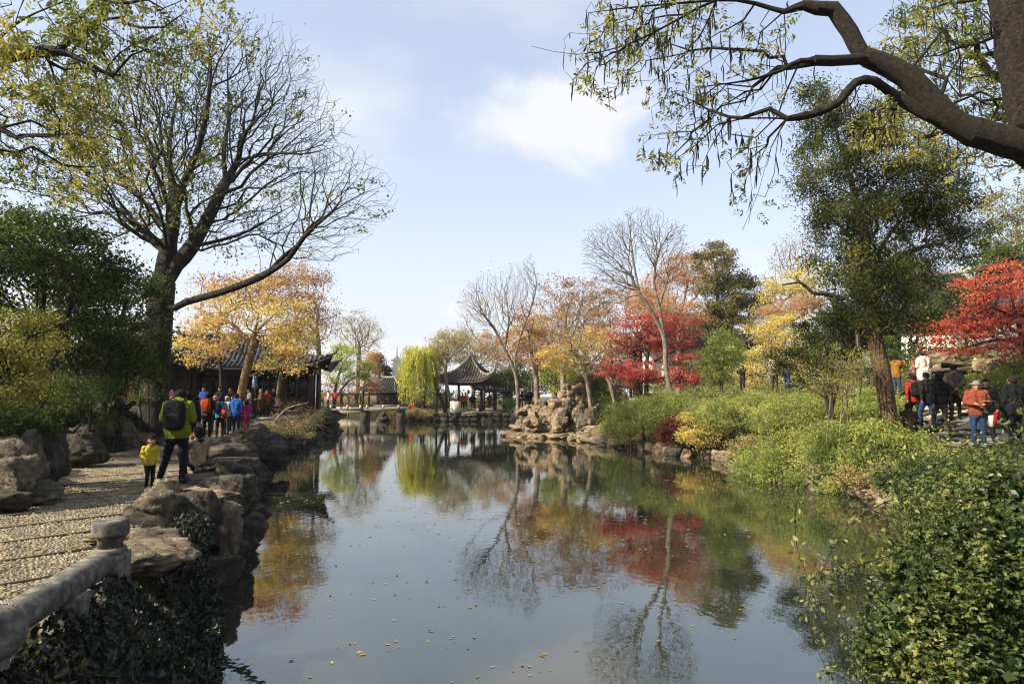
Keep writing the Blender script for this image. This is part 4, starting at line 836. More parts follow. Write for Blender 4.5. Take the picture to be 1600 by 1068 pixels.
T_('thicket_tree', 'brown thicket of bare autumn branches behind the flat bridge', (545, 84, (545, 615), (545, 600)), [B(540, 605, 84, 45, 18, 2.5)], 380, .12, 'bark_twig', 'rust', 5, .2, .35)
T_('background_tree', 'green tree crown just below the pagoda', (640, 110, (640, 600),), [B(628, 598, 110, 20, 14, 2.5)], 160, .15, 'bark_dark', 'green', 14, .3, .4)
# willow
wl = thing('willow_tree', 'bright yellow green weeping willow on the far bank', 'tree', gbase(663, 67))
P, par, ln = grow([trunk(664, 67.2, (660, 625), (665, 605), (660, 580), (655, 560)), limb(67, (663, 605), (645, 570), (640, 552)), limb(67, (662, 600), (675, 575), (672, 558))], in_blobs([B(654, 556, 67, 24, 14, 1.6)], 70), .3, .4, 4, .05); r, ch = radii(par, .24, .02)
w = wood(P, par, r, np.ones(len(P), bool)); mk('trunk', w[0], w[1], M['bark_dark'], wl, smooth=True)
SC, SD, ST = [], [], []; strands = MB()
for k in range(330):
    a = rng.uniform(0, 2 * math.pi); rr = math.sqrt(rng.random()); s0 = W(655, U(540, 566), 67) + A((math.cos(a) * rr * 1.2, math.sin(a) * rr * 1.2, 0)); out = A((math.cos(a), math.sin(a), 0)) * U(.2, 1.15)
    zend = U(.7, 2.6) if rng.random() < .7 else U(2, 4); m = 16; u = np.linspace(0, 1, m)[:, None]; pth = s0 + out * (1 - (1 - u) ** 2.2) + A((0, 0, .35)) * np.sin(u * 2.2) * (u < .5); pth[:, 2] = s0[2] + .25 * np.sin(np.minimum(u[:, 0] * 3, math.pi)) - (s0[2] - zend) * u[:, 0] ** 1.25
    strands.tube(pth[::3], .008, 3, False); uu = rng.random(52) * (m - 1.01); i0 = uu.astype(int); f = (uu - i0)[:, None]; SC.append(pth[i0] * (1 - f) + pth[i0 + 1] * f + rng.normal(0, .05, (52, 3))); ST.append(np.clip(rng.normal(.5 + U(-.25, .25), .18, 52), 0, 1))
strands.build('branches', M['bark_twig'], wl); SC = np.concatenate(SC); V, F = leaf_quads(SC, .17, .3, hang=2.2, spread=.6); mk('crown', V, F, LEAF['willow'], wl, tint=np.concatenate(ST).repeat(4))
T_('olive_tree', 'yellow green hanging tree between the willow and the pavilion', (682, 70, (682, 610), (680, 580)), [B(682, 575, 70, 18, 40, 1.6), B(688, 560, 71, 16, 22, 1.6)], 300, .12, 'bark_dark', 'olive', 11, .2, .3, hang=1.2)
T_('leaning_tree', 'leaning grey tree whose trunk crosses in front of the pavilion', (707, 66.8, (702, 620), (696, 590), (697, 565), (700, 545)), [B(712, 530, 68, 40, 22, 2.2), B(690, 545, 68, 30, 22, 2)], 420, .17, 'bark_grey', 'brownish', 6, .18, .35, limbs=[(67, (697, 565), (712, 552), (728, 540)), (67, (697, 570), (690, 548), (680, 528))])
T_('brown_tree', 'soft brown and green tree rising behind the pavilion roof', (740, 84, (740, 590), (742, 550)), [B(740, 545, 84, 45, 30, 3), B(700, 548, 84, 30, 25, 3), B(770, 548, 84, 25, 30, 3)], 560, .25, 'bark_twig', 'brownish', 10, .26, .45)
T_('leaning_willow', 'dark leaning trunk with hanging leaves right of the willow', (697, 67.4, (690, 625), (682, 605), (676, 590)), [B(672, 585, 68, 12, 16, 1)], 60, .16, 'bark_dark', 'olive', 8, .18, .3)
T_('evergreen_bush', 'rounded dark green tree right of the square pavilion', (790, 70, (790, 615), (792, 600)), [B(790, 595, 70, 32, 26, 2), B(810, 585, 69, 22, 22, 1.8)], 420, .15, 'bark_dark', 'green', 16, .2, .3, shell=3.2)
for k, (px, d, w_) in enumerate(((797, 66, 14), (650, 66.5, 9), (735, 67.2, 7))):
    shrubby('clipped_shrub' if k == 0 else 'bank_tuft', ('rounded clipped shrub beside the low pale wall', 'brown green tuft at the foot of the willow', 'small tuft of grass before the pavilion steps')[k], px, d, [B(px, 630 + (k > 0) * 14, d, w_, 10 if k == 0 else 7, .8)], 120, ('green', 'brownish', 'brownish')[k], 14, .12, .15, R0=.03, cat='shrub')
shrubby('bank_bush', 'brown autumn bush hanging over the far bank near the willow', 655, 66, [B(655, 648, 66, 26, 10, 1), B(625, 648, 65.6, 22, 9, .9)], 260, 'brownish', 11, .13, .2, R0=.03, cat='shrub')
# --- island trees
T_('bare_tree', 'bare tree with twin pale trunks at the island point', (811, 42.5, (808, 600), (800, 570), (788, 545), (770, 510), (745, 480)), [B(770, 470, 42.5, 55, 50, 2.4), B(815, 450, 43, 35, 45, 2), B(740, 480, 42, 32, 40, 1.8), B(828, 420, 43, 14, 26, 1)], 1900, .125, 'bark_pale', 'gold', .2, .13, .2, limbs=[(42.5, (808, 600), (805, 560), (815, 520), (830, 480), (838, 440), (828, 405)), (42.5, (788, 545), (795, 500), (790, 460)), (42.5, (806, 575), (790, 560), (760, 545), (730, 510))], bf=.5, rt=.0055, jit=.025, twig=M['bark_twig'])
T_('amber_tree', 'amber leaved tree with a straight grey trunk behind the island rocks', (840, 44, (838, 590), (832, 560), (826, 530)), [B(825, 540, 44, 35, 35, 1.8), B(850, 560, 44, 28, 30, 1.6), B(815, 500, 44.5, 30, 30, 1.6)], 420, .17, 'bark_grey', 'orange', 7, .17, .3, limbs=[(44, (834, 565), (860, 535), (880, 520))])
T_('rust_crowned_tree', 'wide rust and orange tree in the middle of the island', (880, 48, (880, 580), (882, 530), (885, 490)), [B(885, 470, 48, 48, 45, 2.6), B(930, 460, 49, 50, 40, 2.6), B(870, 530, 48, 40, 40, 2.2), B(930, 510, 48, 40, 35, 2)], 900, .2, 'bark_grey', 'rust', 6, .17, .32, rt=.007)
T_('yellow_tree', 'yellow leaved tree with a slim grey trunk on the island rocks', (925, 41.5, (918, 600), (908, 560), (902, 530)), [B(905, 545, 41.5, 42, 30, 1.8), B(870, 560, 42, 35, 28, 1.5), B(945, 535, 42, 35, 30, 1.5)], 420, .13, 'bark_grey', 'gold', 9, .16, .26, limbs=[(41.5, (908, 560), (930, 535), (960, 520)), (41.5, (910, 565), (890, 545), (870, 530))])
T_('lime_tree', 'yellow green leafy tree behind the island rockery', (868, 50, (868, 600), (868, 580)), [B(870, 590, 50, 38, 28, 1.8), B(905, 590, 50, 35, 28, 1.6)], 420, .12, 'bark_grey', 'lime', 13, .18, .28, mixt=.7)
shrubby('green_bush', 'dark green bush under the yellow tree on the rockery', 945, 42, [B(945, 618, 42, 24, 18, .9), B(930, 600, 45, 24, 22, 1)], 240, 'green', 16, .12, .18, R0=.04, cat='shrub')
T_('slanting_tree', 'slanting slim tree reaching over from the rockery to the red maple', (964, 38, (955, 605), (945, 585), (930, 570), (910, 555)), [B(890, 520, 39, 50, 40, 1.8), B(850, 490, 40, 35, 35, 1.6)], 360, .10, 'bark_grey', 'rust', 2, .13, .2, bf=.22)
T_('tall_bare_tree', 'tall bare tree with a curved pale trunk in front of the red maple', (1062, 30.5, (1045, 600), (1040, 570), (1038, 530), (1020, 490), (1000, 460), (985, 430)), [B(950, 390, 31, 48, 48, 1.9), B(1000, 370, 31, 50, 50, 1.9), B(1045, 400, 31, 35, 60, 1.8), B(960, 440, 31, 40, 35, 1.5), B(1062, 358, 31, 18, 10, .8)], 2700, .115, 'bark_pale', 'rust', .12, .1, .15,
   limbs=[(30.5, (1038, 530), (1030, 480), (1022, 440), (1028, 400), (1040, 375), (1062, 360)), (30.5, (1000, 460), (990, 410), (985, 365), (980, 335)), (30.5, (985, 430), (960, 405), (940, 390), (915, 375)), (30.5, (1030, 480), (1042, 440), (1050, 420)), (30.5, (1038, 570), (1010, 545), (985, 530), (955, 515), (940, 505)), (30.5, (1040, 575), (1000, 562), (970, 545), (935, 500), (900, 480))], bf=.5, rt=.005, seg=.45, jit=.025, twig=M['bark_twig'])
D = 34
T_('red_maple', 'crimson red maple behind the tall bare tree', (1008, D, (1010, 590), (1012, 560), (1018, 530)), [B(985, 530, D, 45, 28, 1.8), B(1050, 520, D, 45, 35, 1.8), B(970, 570, 33, 42, 20, 1.4), B(1060, 560, D, 38, 22, 1.6), B(1000, 505, 35, 40, 22, 1.6)], 620, .12, 'bark_dark', 'red', 10, .14, .32, nc=80, fz=.2, tintscale=1.1, limbs=[(D, (1010, 590), (990, 570), (965, 565)), (D, (1012, 570), (1040, 555), (1065, 545))], mixt=.55)
T_('low_red_maple', 'low red maple crouching above the bright shore shrubs', (1005, 31.5, (1000, 610), (995, 595)), [B(1000, 590, 31.5, 30, 14, 1.2), B(975, 578, 32, 34, 12, 1.1), B(1060, 592, 32.5, 30, 12, 1.2), B(1085, 575, 33, 14, 12, .9)], 330, .07, 'bark_dark', 'red', 15, .12, .17, mixt=.6)
T_('coral_maple', 'coral red haze of maple leaves behind the crimson maple', (1060, 42, (1060, 560), (1062, 520)), [B(1060, 490, 42, 50, 28, 2), B(1020, 480, 43, 35, 25, 2)], 420, .15, 'bark_grey', 'peach', 8, .16, .3)
T_('orange_tall_tree', 'tall orange and rust tree behind the bare tree', (1060, 56, (1060, 540), (1062, 480)), [B(1060, 440, 56, 50, 48, 3), B(1020, 470, 56, 40, 40, 2.6), B(1095, 420, 56, 30, 40, 2.4)], 760, .24, 'bark_grey', 'orange', 8, .22, .4)
T_('olive_conifer', 'tall dense olive green conifer above the white house', (1125, 50, (1124, 560), (1122, 480), (1118, 420)), [B(1115, 420, 50, 36, 42, 2), B(1130, 470, 50, 40, 40, 2.2), B(1120, 500, 49.5, 38, 26, 2), B(1150, 450, 51, 28, 38, 1.8)], 760, .24, 'bark_dark', 'pine', 18, .2, .3, shell=3.2, mixt=.65)
T_('dark_far_tree', 'dark far tree right of the olive conifer', (1170, 70, (1170, 540), (1170, 490)), [B(1175, 480, 70, 26, 30, 2), B(1195, 470, 72, 18, 16, 1.6)], 260, .2, 'bark_dark', 'conifer', 14, .24, .35)
T_('green_sapling', 'bright green leafy sapling right of the red maple', (1127, 33, (1127, 600), (1128, 570)), [B(1128, 550, 33, 30, 36, 1.3), B(1115, 580, 33, 24, 22, 1)], 420, .08, 'bark_grey', 'lime', 13, .12, .2, mixt=.4)
T_('yellow_grove_tree', 'yellow autumn tree behind the striped visitor', (1195, 42, (1195, 580), (1192, 540)), [B(1200, 540, 42, 42, 40, 2), B(1180, 585, 41, 42, 22, 1.6), B(1225, 520, 43, 35, 35, 1.8), B(1250, 580, 40, 35, 25, 1.6)], 720, .15, 'bark_grey', 'yellow', 10, .15, .25, limbs=[(41, (1210, 600), (1205, 575), (1198, 555), (1196, 530))])
T_('pink_maple', 'pinkish orange maple crown above the yellow autumn tree', (1240, 46, (1240, 540), (1240, 500)), [B(1245, 480, 46, 40, 18, 1.8), B(1215, 490, 46, 30, 16, 1.6), B(1270, 472, 46, 24, 14, 1.4)], 420, .12, 'bark_grey', 'peach', 10, .15, .25)
T_('yellow_back_tree', 'pale yellow tree crown at the skyline left of the juniper', (1215, 58, (1215, 520), (1220, 480)), [B(1225, 455, 58, 32, 32, 2.4), B(1190, 500, 58, 32, 26, 2.2), B(1260, 440, 60, 40, 40, 2.4)], 480, .2, 'bark_grey', 'yellow', 9, .22, .4)
T_('bare_skyline_tree', 'bare pink twigged tree at the skyline behind the juniper', (1240, 64, (1240, 500), (1245, 440)), [B(1235, 400, 64, 36, 40, 2.6), B(1190, 450, 66, 26, 22, 2.4)], 700, .16, 'bark_twig', 'rust', 1.2, .18, .3, rt=.01)
T_('amber_back_tree', 'soft amber tree filling the gap behind the yellow island tree', (955, 58, (955, 580), (955, 540)), [B(950, 520, 58, 50, 45, 2.6), B(905, 500, 58, 40, 40, 2.4), B(985, 470, 58, 40, 35, 2.4)], 520, .18, 'bark_grey', 'orange', 9, .2, .4)
T_('yellow_island_tree', 'golden tree between the two bare trees at the island', (865, 52, (865, 590), (866, 550)), [B(860, 550, 52, 40, 34, 2), B(835, 520, 53, 34, 34, 2), B(895, 530, 52, 34, 30, 2)], 480, .16, 'bark_grey', 'gold', 9, .18, .36)
T_('pink_back_tree', 'peach pink tree behind the bare island tree', (800, 72, (798, 590), (796, 560)), [B(790, 560, 72, 34, 30, 2), B(770, 540, 72, 26, 26, 2), B(815, 535, 72, 30, 34, 2)], 420, .15, 'bark_grey', 'peach', 8, .2, .36)
T_('green_back_tree', 'green tree closing the gap below the olive conifer', (1090, 48, (1090, 600), (1092, 570)), [B(1090, 580, 48, 45, 30, 2), B(1150, 570, 48, 40, 34, 2), B(1040, 600, 46, 40, 18, 1.6)], 480, .14, 'bark_grey', 'shrub', 12, .17, .3)
T_('olive_back_tree', 'olive green tree closing the gap behind the juniper sprays', (1300, 40, (1300, 590), (1302, 560)), [B(1300, 560, 40, 50, 36, 2), B(1350, 540, 40, 45, 36, 2), B(1400, 560, 38, 34, 26, 1.6), B(1270, 600, 38, 40, 16, 1.4)], 560, .14, 'bark_grey', 'lime', 12, .15, .26)
# --- juniper at the right
D = 18
jb = []
jt = trunk(1393, D, (1388, 640), (1378, 580), (1366, 520), (1360, 450), (1350, 360), (1320, 250), (1290, 150))
jb = [B(1370, 480, D, 95, 45, 1.5), B(1345, 420, D, 95, 48, 1.5), B(1395, 420, 18.8, 95, 50, 1.5), B(1340, 340, D, 92, 50, 1.4), B(1420, 340, 18.8, 80, 60, 1.4), B(1300, 270, D, 70, 55, 1.2), B(1390, 260, 18.6, 80, 60, 1.3), B(1460, 300, 19, 50, 80, 1.2), B(1280, 190, D, 45, 50, .9), B(1340, 180, 18.6, 70, 50, 1.2), B(1275, 145, D, 25, 30, .6), B(1500, 370, 19, 40, 40, 1)]
tree('juniper_tree', 'large dark green juniper with a reddish ridged leaning trunk', [jt, limb(D, (1362, 480), (1330, 470), (1290, 462), (1265, 455)), limb(D, (1366, 520), (1330, 500), (1302, 500), (1292, 540), (1282, 590)), limb(D, (1360, 450), (1410, 400), (1460, 380)), limb(D, (1355, 400), (1310, 350), (1270, 330)), limb(D, (1345, 330), (1400, 270), (1440, 240))], jb, 1300, .205, .007, M['bark_cypress'], 'juniper', 44, .125, .19, nc=520, bf=.3, seg=.35, zmin=W(1366, 525, D)[2], up=.6, shell=2.6, ar=.3, tintscale=1.1, mixt=.75, fz=.8)
dbr = MB(); q = limb(17.6, (1318, 468), (1296, 460), (1270, 457), (1252, 442), (1222, 445)); dbr.tube(crom(q, 4), np.linspace(.07, .018, 17), 7); q = limb(17.6, (1258, 448), (1248, 438), (1243, 434)); dbr.tube(crom(q, 3), np.linspace(.04, .01, 7), 6)
jn = [o for o in COL.objects if o.name.startswith('juniper_tree')][0]
dbr.build('dead_limb', M['bark_dark'], jn, smooth=True)
shrubby('juniper_skirt', 'drooping juniper spray hanging over the yellow grove', 1300, 19, [B(1250, 560, 19, 50, 30, 1), B(1290, 520, 19, 45, 35, 1), B(1270, 590, 19.4, 50, 22, 1), B(1320, 565, 20, 40, 30, 1)], 420, 'juniper', 18, .10, .16, R0=.08, up=.3, ar=.35, mixt=.7)
shrubby('twiggy_shrub', 'young open shrub with several thin stems left of the juniper trunk', 1318, 17.5, [B(1320, 580, 17.5, 48, 28, .8), B(1300, 605, 17.4, 40, 20, .7), B(1350, 565, 17.6, 30, 24, .7)], 340, 'olive', 4.5, .065, .1, bark='bark_grey', R0=.025, stems=6, cat='shrub', bf=.15)
# --- red maple at the far right
D = 23
T_('scarlet_maple', 'scarlet maple spreading low over the stone steps', (1610, D, (1605, 560), (1590, 500), (1580, 460)), [B(1560, 450, D, 60, 30, 1.6), B(1580, 480, D, 60, 28, 1.6), B(1500, 510, 22.5, 55, 22, 1.3), B(1560, 515, 22.5, 60, 24, 1.4), B(1480, 540, 22, 45, 14, 1.1), B(1550, 545, 22, 60, 14, 1.2), B(1590, 430, 23.5, 40, 26, 1.4), B(1640, 500, D, 50, 60, 1.8)], 800, .12, 'bark_dark', 'scarlet', 12, .12, .28, nc=130, fz=.18, tintscale=1.1, limbs=[(D, (1600, 540), (1560, 530), (1500, 545), (1470, 548)), (D, (1590, 500), (1550, 480), (1510, 500))], mixt=.6)
T_('glossy_tree', 'bright green broadleaf tree above the scarlet maple', (1590, 29, (1590, 500), (1588, 440)), [B(1570, 410, 29, 40, 28, 1.6), B(1610, 430, 29, 40, 40, 1.8), B(1525, 462, 27, 28, 18, 1)], 420, .14, 'bark_grey', 'green', 15, .15, .22)
T_('skyline_right_tree', 'pale autumn tree behind the great limb at the right edge', (1590, 48, (1590, 420), (1590, 360)), [B(1570, 340, 48, 60, 50, 3), B(1600, 390, 48, 50, 40, 3)], 560, .2, 'bark_grey', 'olive', 12, .18, .35)
shrubby('step_shrub', 'yellow green shrub beside the boulder at the steps', 1580, 21, [B(1570, 600, 21, 36, 16, .9), B(1530, 608, 21, 26, 12, .8), B(1590, 575, 22, 24, 20, .9)], 320, 'shrub', 15, .09, .13, R0=.03, cat='shrub')
shrubby('hillside_shrub', 'green shrub behind the white puffer jacket', 1420, 28, [B(1425, 575, 28, 30, 26, 1), B(1400, 560, 29, 30, 24, 1), B(1445, 545, 30, 30, 14, 1)], 320, 'green', 15, .11, .16, R0=.04, cat='shrub')
shrubby('hillside_tree', 'leafy green tree screening the white walled house', 1425, 30, [B(1430, 500, 30, 40, 34, 1.4), B(1400, 530, 30, 34, 22, 1.2), B(1490, 470, 31, 44, 40, 1.4)], 520, 'green', 16, .12, .2, R0=.09)
def wing_r(P, r, ln):
    px = P[:, 0] / P[:, 1] * F0 + 800; r = np.minimum(r, np.interp(px, [850, 1000, 1150, 1240, 1300, 1420, 1500, 1600], [.006, .012, .02, .032, .085, .13, .15, .20]))
    up = ln & (px > 1560) & (P[:, 2] > W(1600, 212, 8)[2]) & (P[:, 1] < 8.05); r[up] = np.maximum(r[up], .25); return r
# --- great wingnut limb at the top right
D = 8
wb = [B(1050, 60, D, 120, 60, .9), B(950, 90, D, 90, 60, .7), B(1120, 160, D, 110, 60, .8), B(1060, 230, D, 70, 40, .6), B(1170, 260, D, 35, 70, .6), B(1010, 20, D, 120, 40, .7), B(1200, 60, D, 60, 60, .7), B(1450, 60, 8.6, 90, 60, 1), B(1540, 180, 9, 60, 90, 1), B(1350, 200, 7.8, 80, 60, .7), B(1160, 330, D, 14, 30, .3)]
wing = tree('wingnut_tree', 'massive dark mossy limb and hanging catkins crossing the top from the right edge', [[A((7.4, 8.2, .2)), A((7.3, 8.1, 2.5)), W(1700, 330, D), W(1625, 245, D), W(1575, 222, D), W(1520, 205, D), W(1482, 185, D), W(1448, 150, D), W(1415, 118, D), W(1372, 96, D), W(1346, 84, D), W(1328, 50, D), W(1302, 14, D), W(1275, -22, D), W(1235, -70, D)],
     [W(1640, 250, D), W(1618, 190, D), W(1600, 110, D), W(1588, 40, D), W(1575, -60, D)],
     limb(D, (1510, 205), (1450, 180), (1400, 150), (1365, 125, 7.8), (1335, 130, 7.7), (1310, 160, 7.6), (1270, 178, 7.6), (1230, 185, 7.5)), limb(D, (1350, 92), (1300, 95, 7.8), (1250, 95, 7.7), (1220, 110, 7.6), (1170, 125, 7.5), (1100, 135, 7.4)),
     limb(D, (1300, 20), (1255, 8), (1225, 18), (1180, 5), (1120, 0, 7.8), (1060, 30, 7.8), (980, 70, 7.7), (900, 85, 7.6), (830, 72, 7.5)), limb(D, (1120, 0, 7.8), (1000, 10, 7.8), (920, 20, 7.7)), limb(D, (1230, 185, 7.5), (1160, 185, 7.4), (1080, 205, 7.3), (1000, 212, 7.3)), limb(D, (1230, 185, 7.5), (1205, 230, 7.4), (1185, 300, 7.3), (1160, 360, 7.3)),
     limb(D, (1625, 300), (1590, 330, 8.2), (1560, 305, 8.3), (1530, 295, 8.4)), limb(D, (1460, 160), (1500, 90, 8.3), (1560, 40, 8.6)), limb(D, (1420, 110), (1480, 40, 8.4), (1520, -30, 8.5)), limb(D, (1380, 90), (1390, 40), (1400, -20))],
     wb, 1100, .215, .003, M['bark_moss'], 'wingnut', .55, .17, .07, bf=.3, seg=.5, zmin=4.0, kindl='pinnate', jit=.012, sag=.10, rcap=wing_r)
wingv = [c for c in wing.children if c.name.startswith('branches')][0].data; co = np.empty(len(wingv.vertices) * 3, np.float32); wingv.vertices.foreach_get('co', co); co = co.reshape(-1, 3) + np.array(wing.location)
pxs = co[:, 0] / co[:, 1] * F0 + 800; cand = co[pxs < 1560]; cand = cand[rng.integers(0, len(cand), 430)]
cat_ = MB()
for c in cand:
    L = U(.08, .30); nb = 4; pts = c + np.cumsum(np.vstack([[0, 0, 0], np.c_[rng.normal(0, .008, nb), rng.normal(0, .008, nb), np.full(nb, -L / nb)]]), 0); cat_.tube(pts, A([.003, .011, .013, .011, .005]) * U(.45, .8), 5, False)
cat_.build('seed_catkins', M['bark_dark'], wing, kind='stuff')
tree('wingnut_tree', 'yellow leaved crown seen through the great limb at the top corner', [[A((11.8, 12, .3)), A((11.4, 12, 4)), W(1680, 150, 12), W(1620, 60, 12)]], [B(1500, 100, 12, 110, 80, 1.6), B(1420, 190, 12, 70, 50, 1.2), B(1560, 200, 12.5, 70, 90, 1.5), B(1480, 20, 12, 100, 50, 1.5)], 520, .25, .005, M['bark_dark'], 'wingnut', 2.0, .24, .16, bf=.3, seg=.35, kindl='pinnate')
# --- bank shrubs on the right
def bushes(rows, leaf, name, cat='shrub', group=None, per=17, size=.075, sig=.12, n=260, **k):
    for (label, px, d, bl) in rows: shrubby(name, label, px, d, [B(*b) for b in bl], n, leaf, per, size, sig, bark='bark_twig', R0=.03, cat=cat, group=group, shell=3.2, **k)
bushes([('feathery green shrub hanging to the water right of the island rockery', 985, 30.5, [(985, 650, 30.5, 42, 30, 1.1), (960, 675, 31.5, 26, 18, .9), (1005, 635, 30.5, 30, 16, 1)]),
        ('soft green shrub at the foot of the tall bare tree', 1040, 29, [(1040, 645, 29, 34, 22, 1), (1050, 625, 30, 30, 12, .9)]),
        ('bright yellow green shrub mass above the dark shore hollow', 1130, 26.5, [(1130, 650, 26.5, 45, 28, 1.2), (1160, 630, 27.5, 40, 16, 1.1), (1100, 640, 27.5, 30, 18, 1)]),
        ('yellow green shrub mass left of the young open shrub', 1210, 23, [(1215, 655, 23, 48, 28, 1.2), (1250, 635, 23.5, 42, 18, 1.1), (1180, 640, 25, 36, 20, 1.1)]),
        ('green shrub trailing down to the water below the open shrub', 1240, 20.5, [(1240, 705, 20.0, 46, 32, 1.0), (1205, 715, 20.4, 30, 28, .8), (1270, 690, 20, 36, 26, .9)]),
        ('lush green shrub on the bank left of the juniper base', 1310, 18.6, [(1310, 690, 18.2, 46, 32, .9), (1280, 725, 18.0, 36, 24, .8), (1330, 720, 17.4, 38, 26, .7)]),
        ('broad leafy shrub climbing the slope behind the young open shrub', 1330, 24, [(1330, 640, 24, 50, 16, 1.2), (1380, 632, 24, 40, 14, 1.1), (1280, 630, 25, 40, 14, 1.1)]),
        ('low green shrub beside the mustard jacket', 1395, 23.5, [(1392, 640, 23, 26, 10, .7), (1372, 620, 26, 30, 10, .8)]),
        ('green shrub on the rise behind the visitors', 1545, 24, [(1545, 600, 24.2, 34, 12, .9), (1600, 590, 24, 34, 16, 1)]),
        ('pale green shrub under the striped visitor', 1215, 32, [(1215, 625, 32, 46, 9, 1.3), (1150, 622, 33, 42, 9, 1.3)]),
        ('trailing shrub hiding the stones between the red bush and the hollow', 1170, 21.6, [(1175, 725, 21.4, 26, 18, .7), (1215, 742, 19.6, 34, 14, .6), (1270, 750, 18.3, 34, 12, .6), (1320, 758, 17.2, 30, 10, .5)]),
        ('green shrub at the foot of the juniper trunk', 1370, 17, [(1375, 700, 16.8, 46, 26, .8), (1420, 705, 16.5, 40, 22, .8), (1350, 675, 17.4, 36, 20, .7)])], 'shrub', 'bank_shrub', group='bright shrubs on the right bank', n=420, per=20, size=.115, sig=.2, ar=.32, up=.35, tintscale=1.4, mixt=.65)
bushes([('low rust red bush at the waterline', 1062, 27.9, [(1062, 668, 27.9, 26, 18, .8), (1040, 682, 28.2, 18, 12, .6)])], 'crimson', 'red_bush', size=.09)
bushes([('yellow leaved bush hanging over the dark shore hollow', 1095, 26.8, [(1095, 680, 26.7, 34, 18, .9), (1075, 655, 27.4, 14, 12, .6)])], 'yellow', 'yellow_bush', size=.085)
bushes([('brown dry brush hanging over the shore', 1160, 24, [(1170, 700, 23.5, 34, 20, .9), (1190, 722, 21.5, 24, 16, .7)]), ('dry brown brush above the stones at the near right shore', 1360, 16.4, [(1330, 745, 16.6, 30, 14, .6), (1385, 738, 16.0, 30, 16, .6)])], 'brownish', 'dry_brush', per=13, size=.07)
def noise_mask(C): return A([noise.noise(Vector((c[0] * .5, c[1] * .5, 7))) for c in C]) > -.12
# filler undergrowth over the right bank and hill
GP = np.c_[rng.uniform(3, 24, 16000), rng.uniform(14, 62, 16000)]; s_ = poly_sd(GP, POND); GP = GP[(s_ > .25)]
GP = GP[~((GP[:, 0] > 11.0) & (GP[:, 0] < 16.8) & (GP[:, 1] < 25))]
gz_ = zg(GP[:, 0], GP[:, 1]); C = np.c_[GP, gz_ + rng.random(len(GP)) * .45]; k = 4; C = C[(noise_mask(C))].repeat(k, 0) + 0; C = C + rng.normal(0, .14, C.shape); V, F = leaf_quads(C, .10, .5, up=.4); tag(mk('undergrowth', V, F, LEAF['shrub'], tint=clump_tint(C, .5).repeat(4)), 'low green undergrowth covering the right bank and rise', 'undergrowth', kind='stuff')
# hedge and woods closing the view behind everything
def woods(name, label, pts, leaf, n, size, per=1):
    C = in_blobs([B(*p) for p in pts], n, 3.2); V, F = leaf_quads(C, size, .6); tag(mk(name, V, F, LEAF[leaf], tint=clump_tint(C, .25).repeat(4)), label, 'woods', kind='stuff')
shrubby('far_hedge', 'dark brown hedge in front of the tan wall beyond the bridge', 545, 89, [B(520, 628, 89, 26, 9, 1), B(560, 627, 89.5, 22, 9, 1), B(650, 628, 88, 24, 10, 1)], 240, 'brownish', 12, .2, .3, R0=.05, cat='hedge')
woods('distant_woods', 'dark distant woodland closing the view', [(300, 600, 60, 130, 30, 3), (150, 560, 45, 160, 80, 3), (820, 598, 88, 60, 22, 3), (735, 622, 84, 70, 14, 1.5), (640, 615, 96, 60, 16, 2), (900, 585, 80, 70, 36, 3), (1000, 580, 75, 70, 46, 4), (1100, 560, 70, 80, 60, 4), (1200, 560, 66, 80, 60, 4), (1320, 540, 60, 80, 60, 4), (1440, 520, 55, 90, 60, 4), (1560, 480, 52, 90, 90, 4)], 'green', 26000, .35)
# --- ivy on the near left slope
iv = thing('ivy_bank', 'dark glossy ivy bank spilling from the railing to the water', 'ivy', (-2.6, 5, -.3))
m_ = 60000; xy = np.c_[rng.uniform(-4.6, -.6, m_), rng.uniform(2.2, 9.6, m_)]; s_ = poly_sd(xy, POND); keep = (s_ > -.04) & (xy[:, 0] > np.interp(xy[:, 1], [2, 3.9, 5.85, 7, 9, 9.6], [-2.5, -2.95, -3.35, -3.25, -3.9, -4.2])); xy = xy[keep]; s_ = s_[keep]
bulge = .20 + .22 * A([noise.noise(Vector((p[0] * 1.3, p[1] * 1.3, 2))) for p in xy]); C = np.c_[xy, np.maximum(zg(xy[:, 0], xy[:, 1]), -.75) + bulge * rng.random(len(xy)) ** .35 + .03]
for (px, py, d, rx, ry, rd, k) in ((295, 835, 8.7, 36, 34, .35, 900), (260, 880, 7.9, 50, 22, .35, 900), (300, 860, 8.5, 24, 56, .3, 900), (268, 930, 7.4, 44, 46, .35, 900)): C = np.vstack([C, in_blobs([B(px, py, d, rx, ry, rd)], k, 4)])
V, F = leaf_quads(C, .062, .5, hang=.7, spread=.8); mk('leaves', V, F, LEAF['ivy'], iv, tint=clump_tint(C, 1.5, .3).repeat(4), kind='stuff')
Cd = C[rng.integers(0, len(C), 160)] + (0, 0, .05); V, F = leaf_quads(Cd, .045, .8); mk('fallen_leaves', V, F, LEAF['dry'], iv, tint=rng.random(160).repeat(4), kind='stuff')
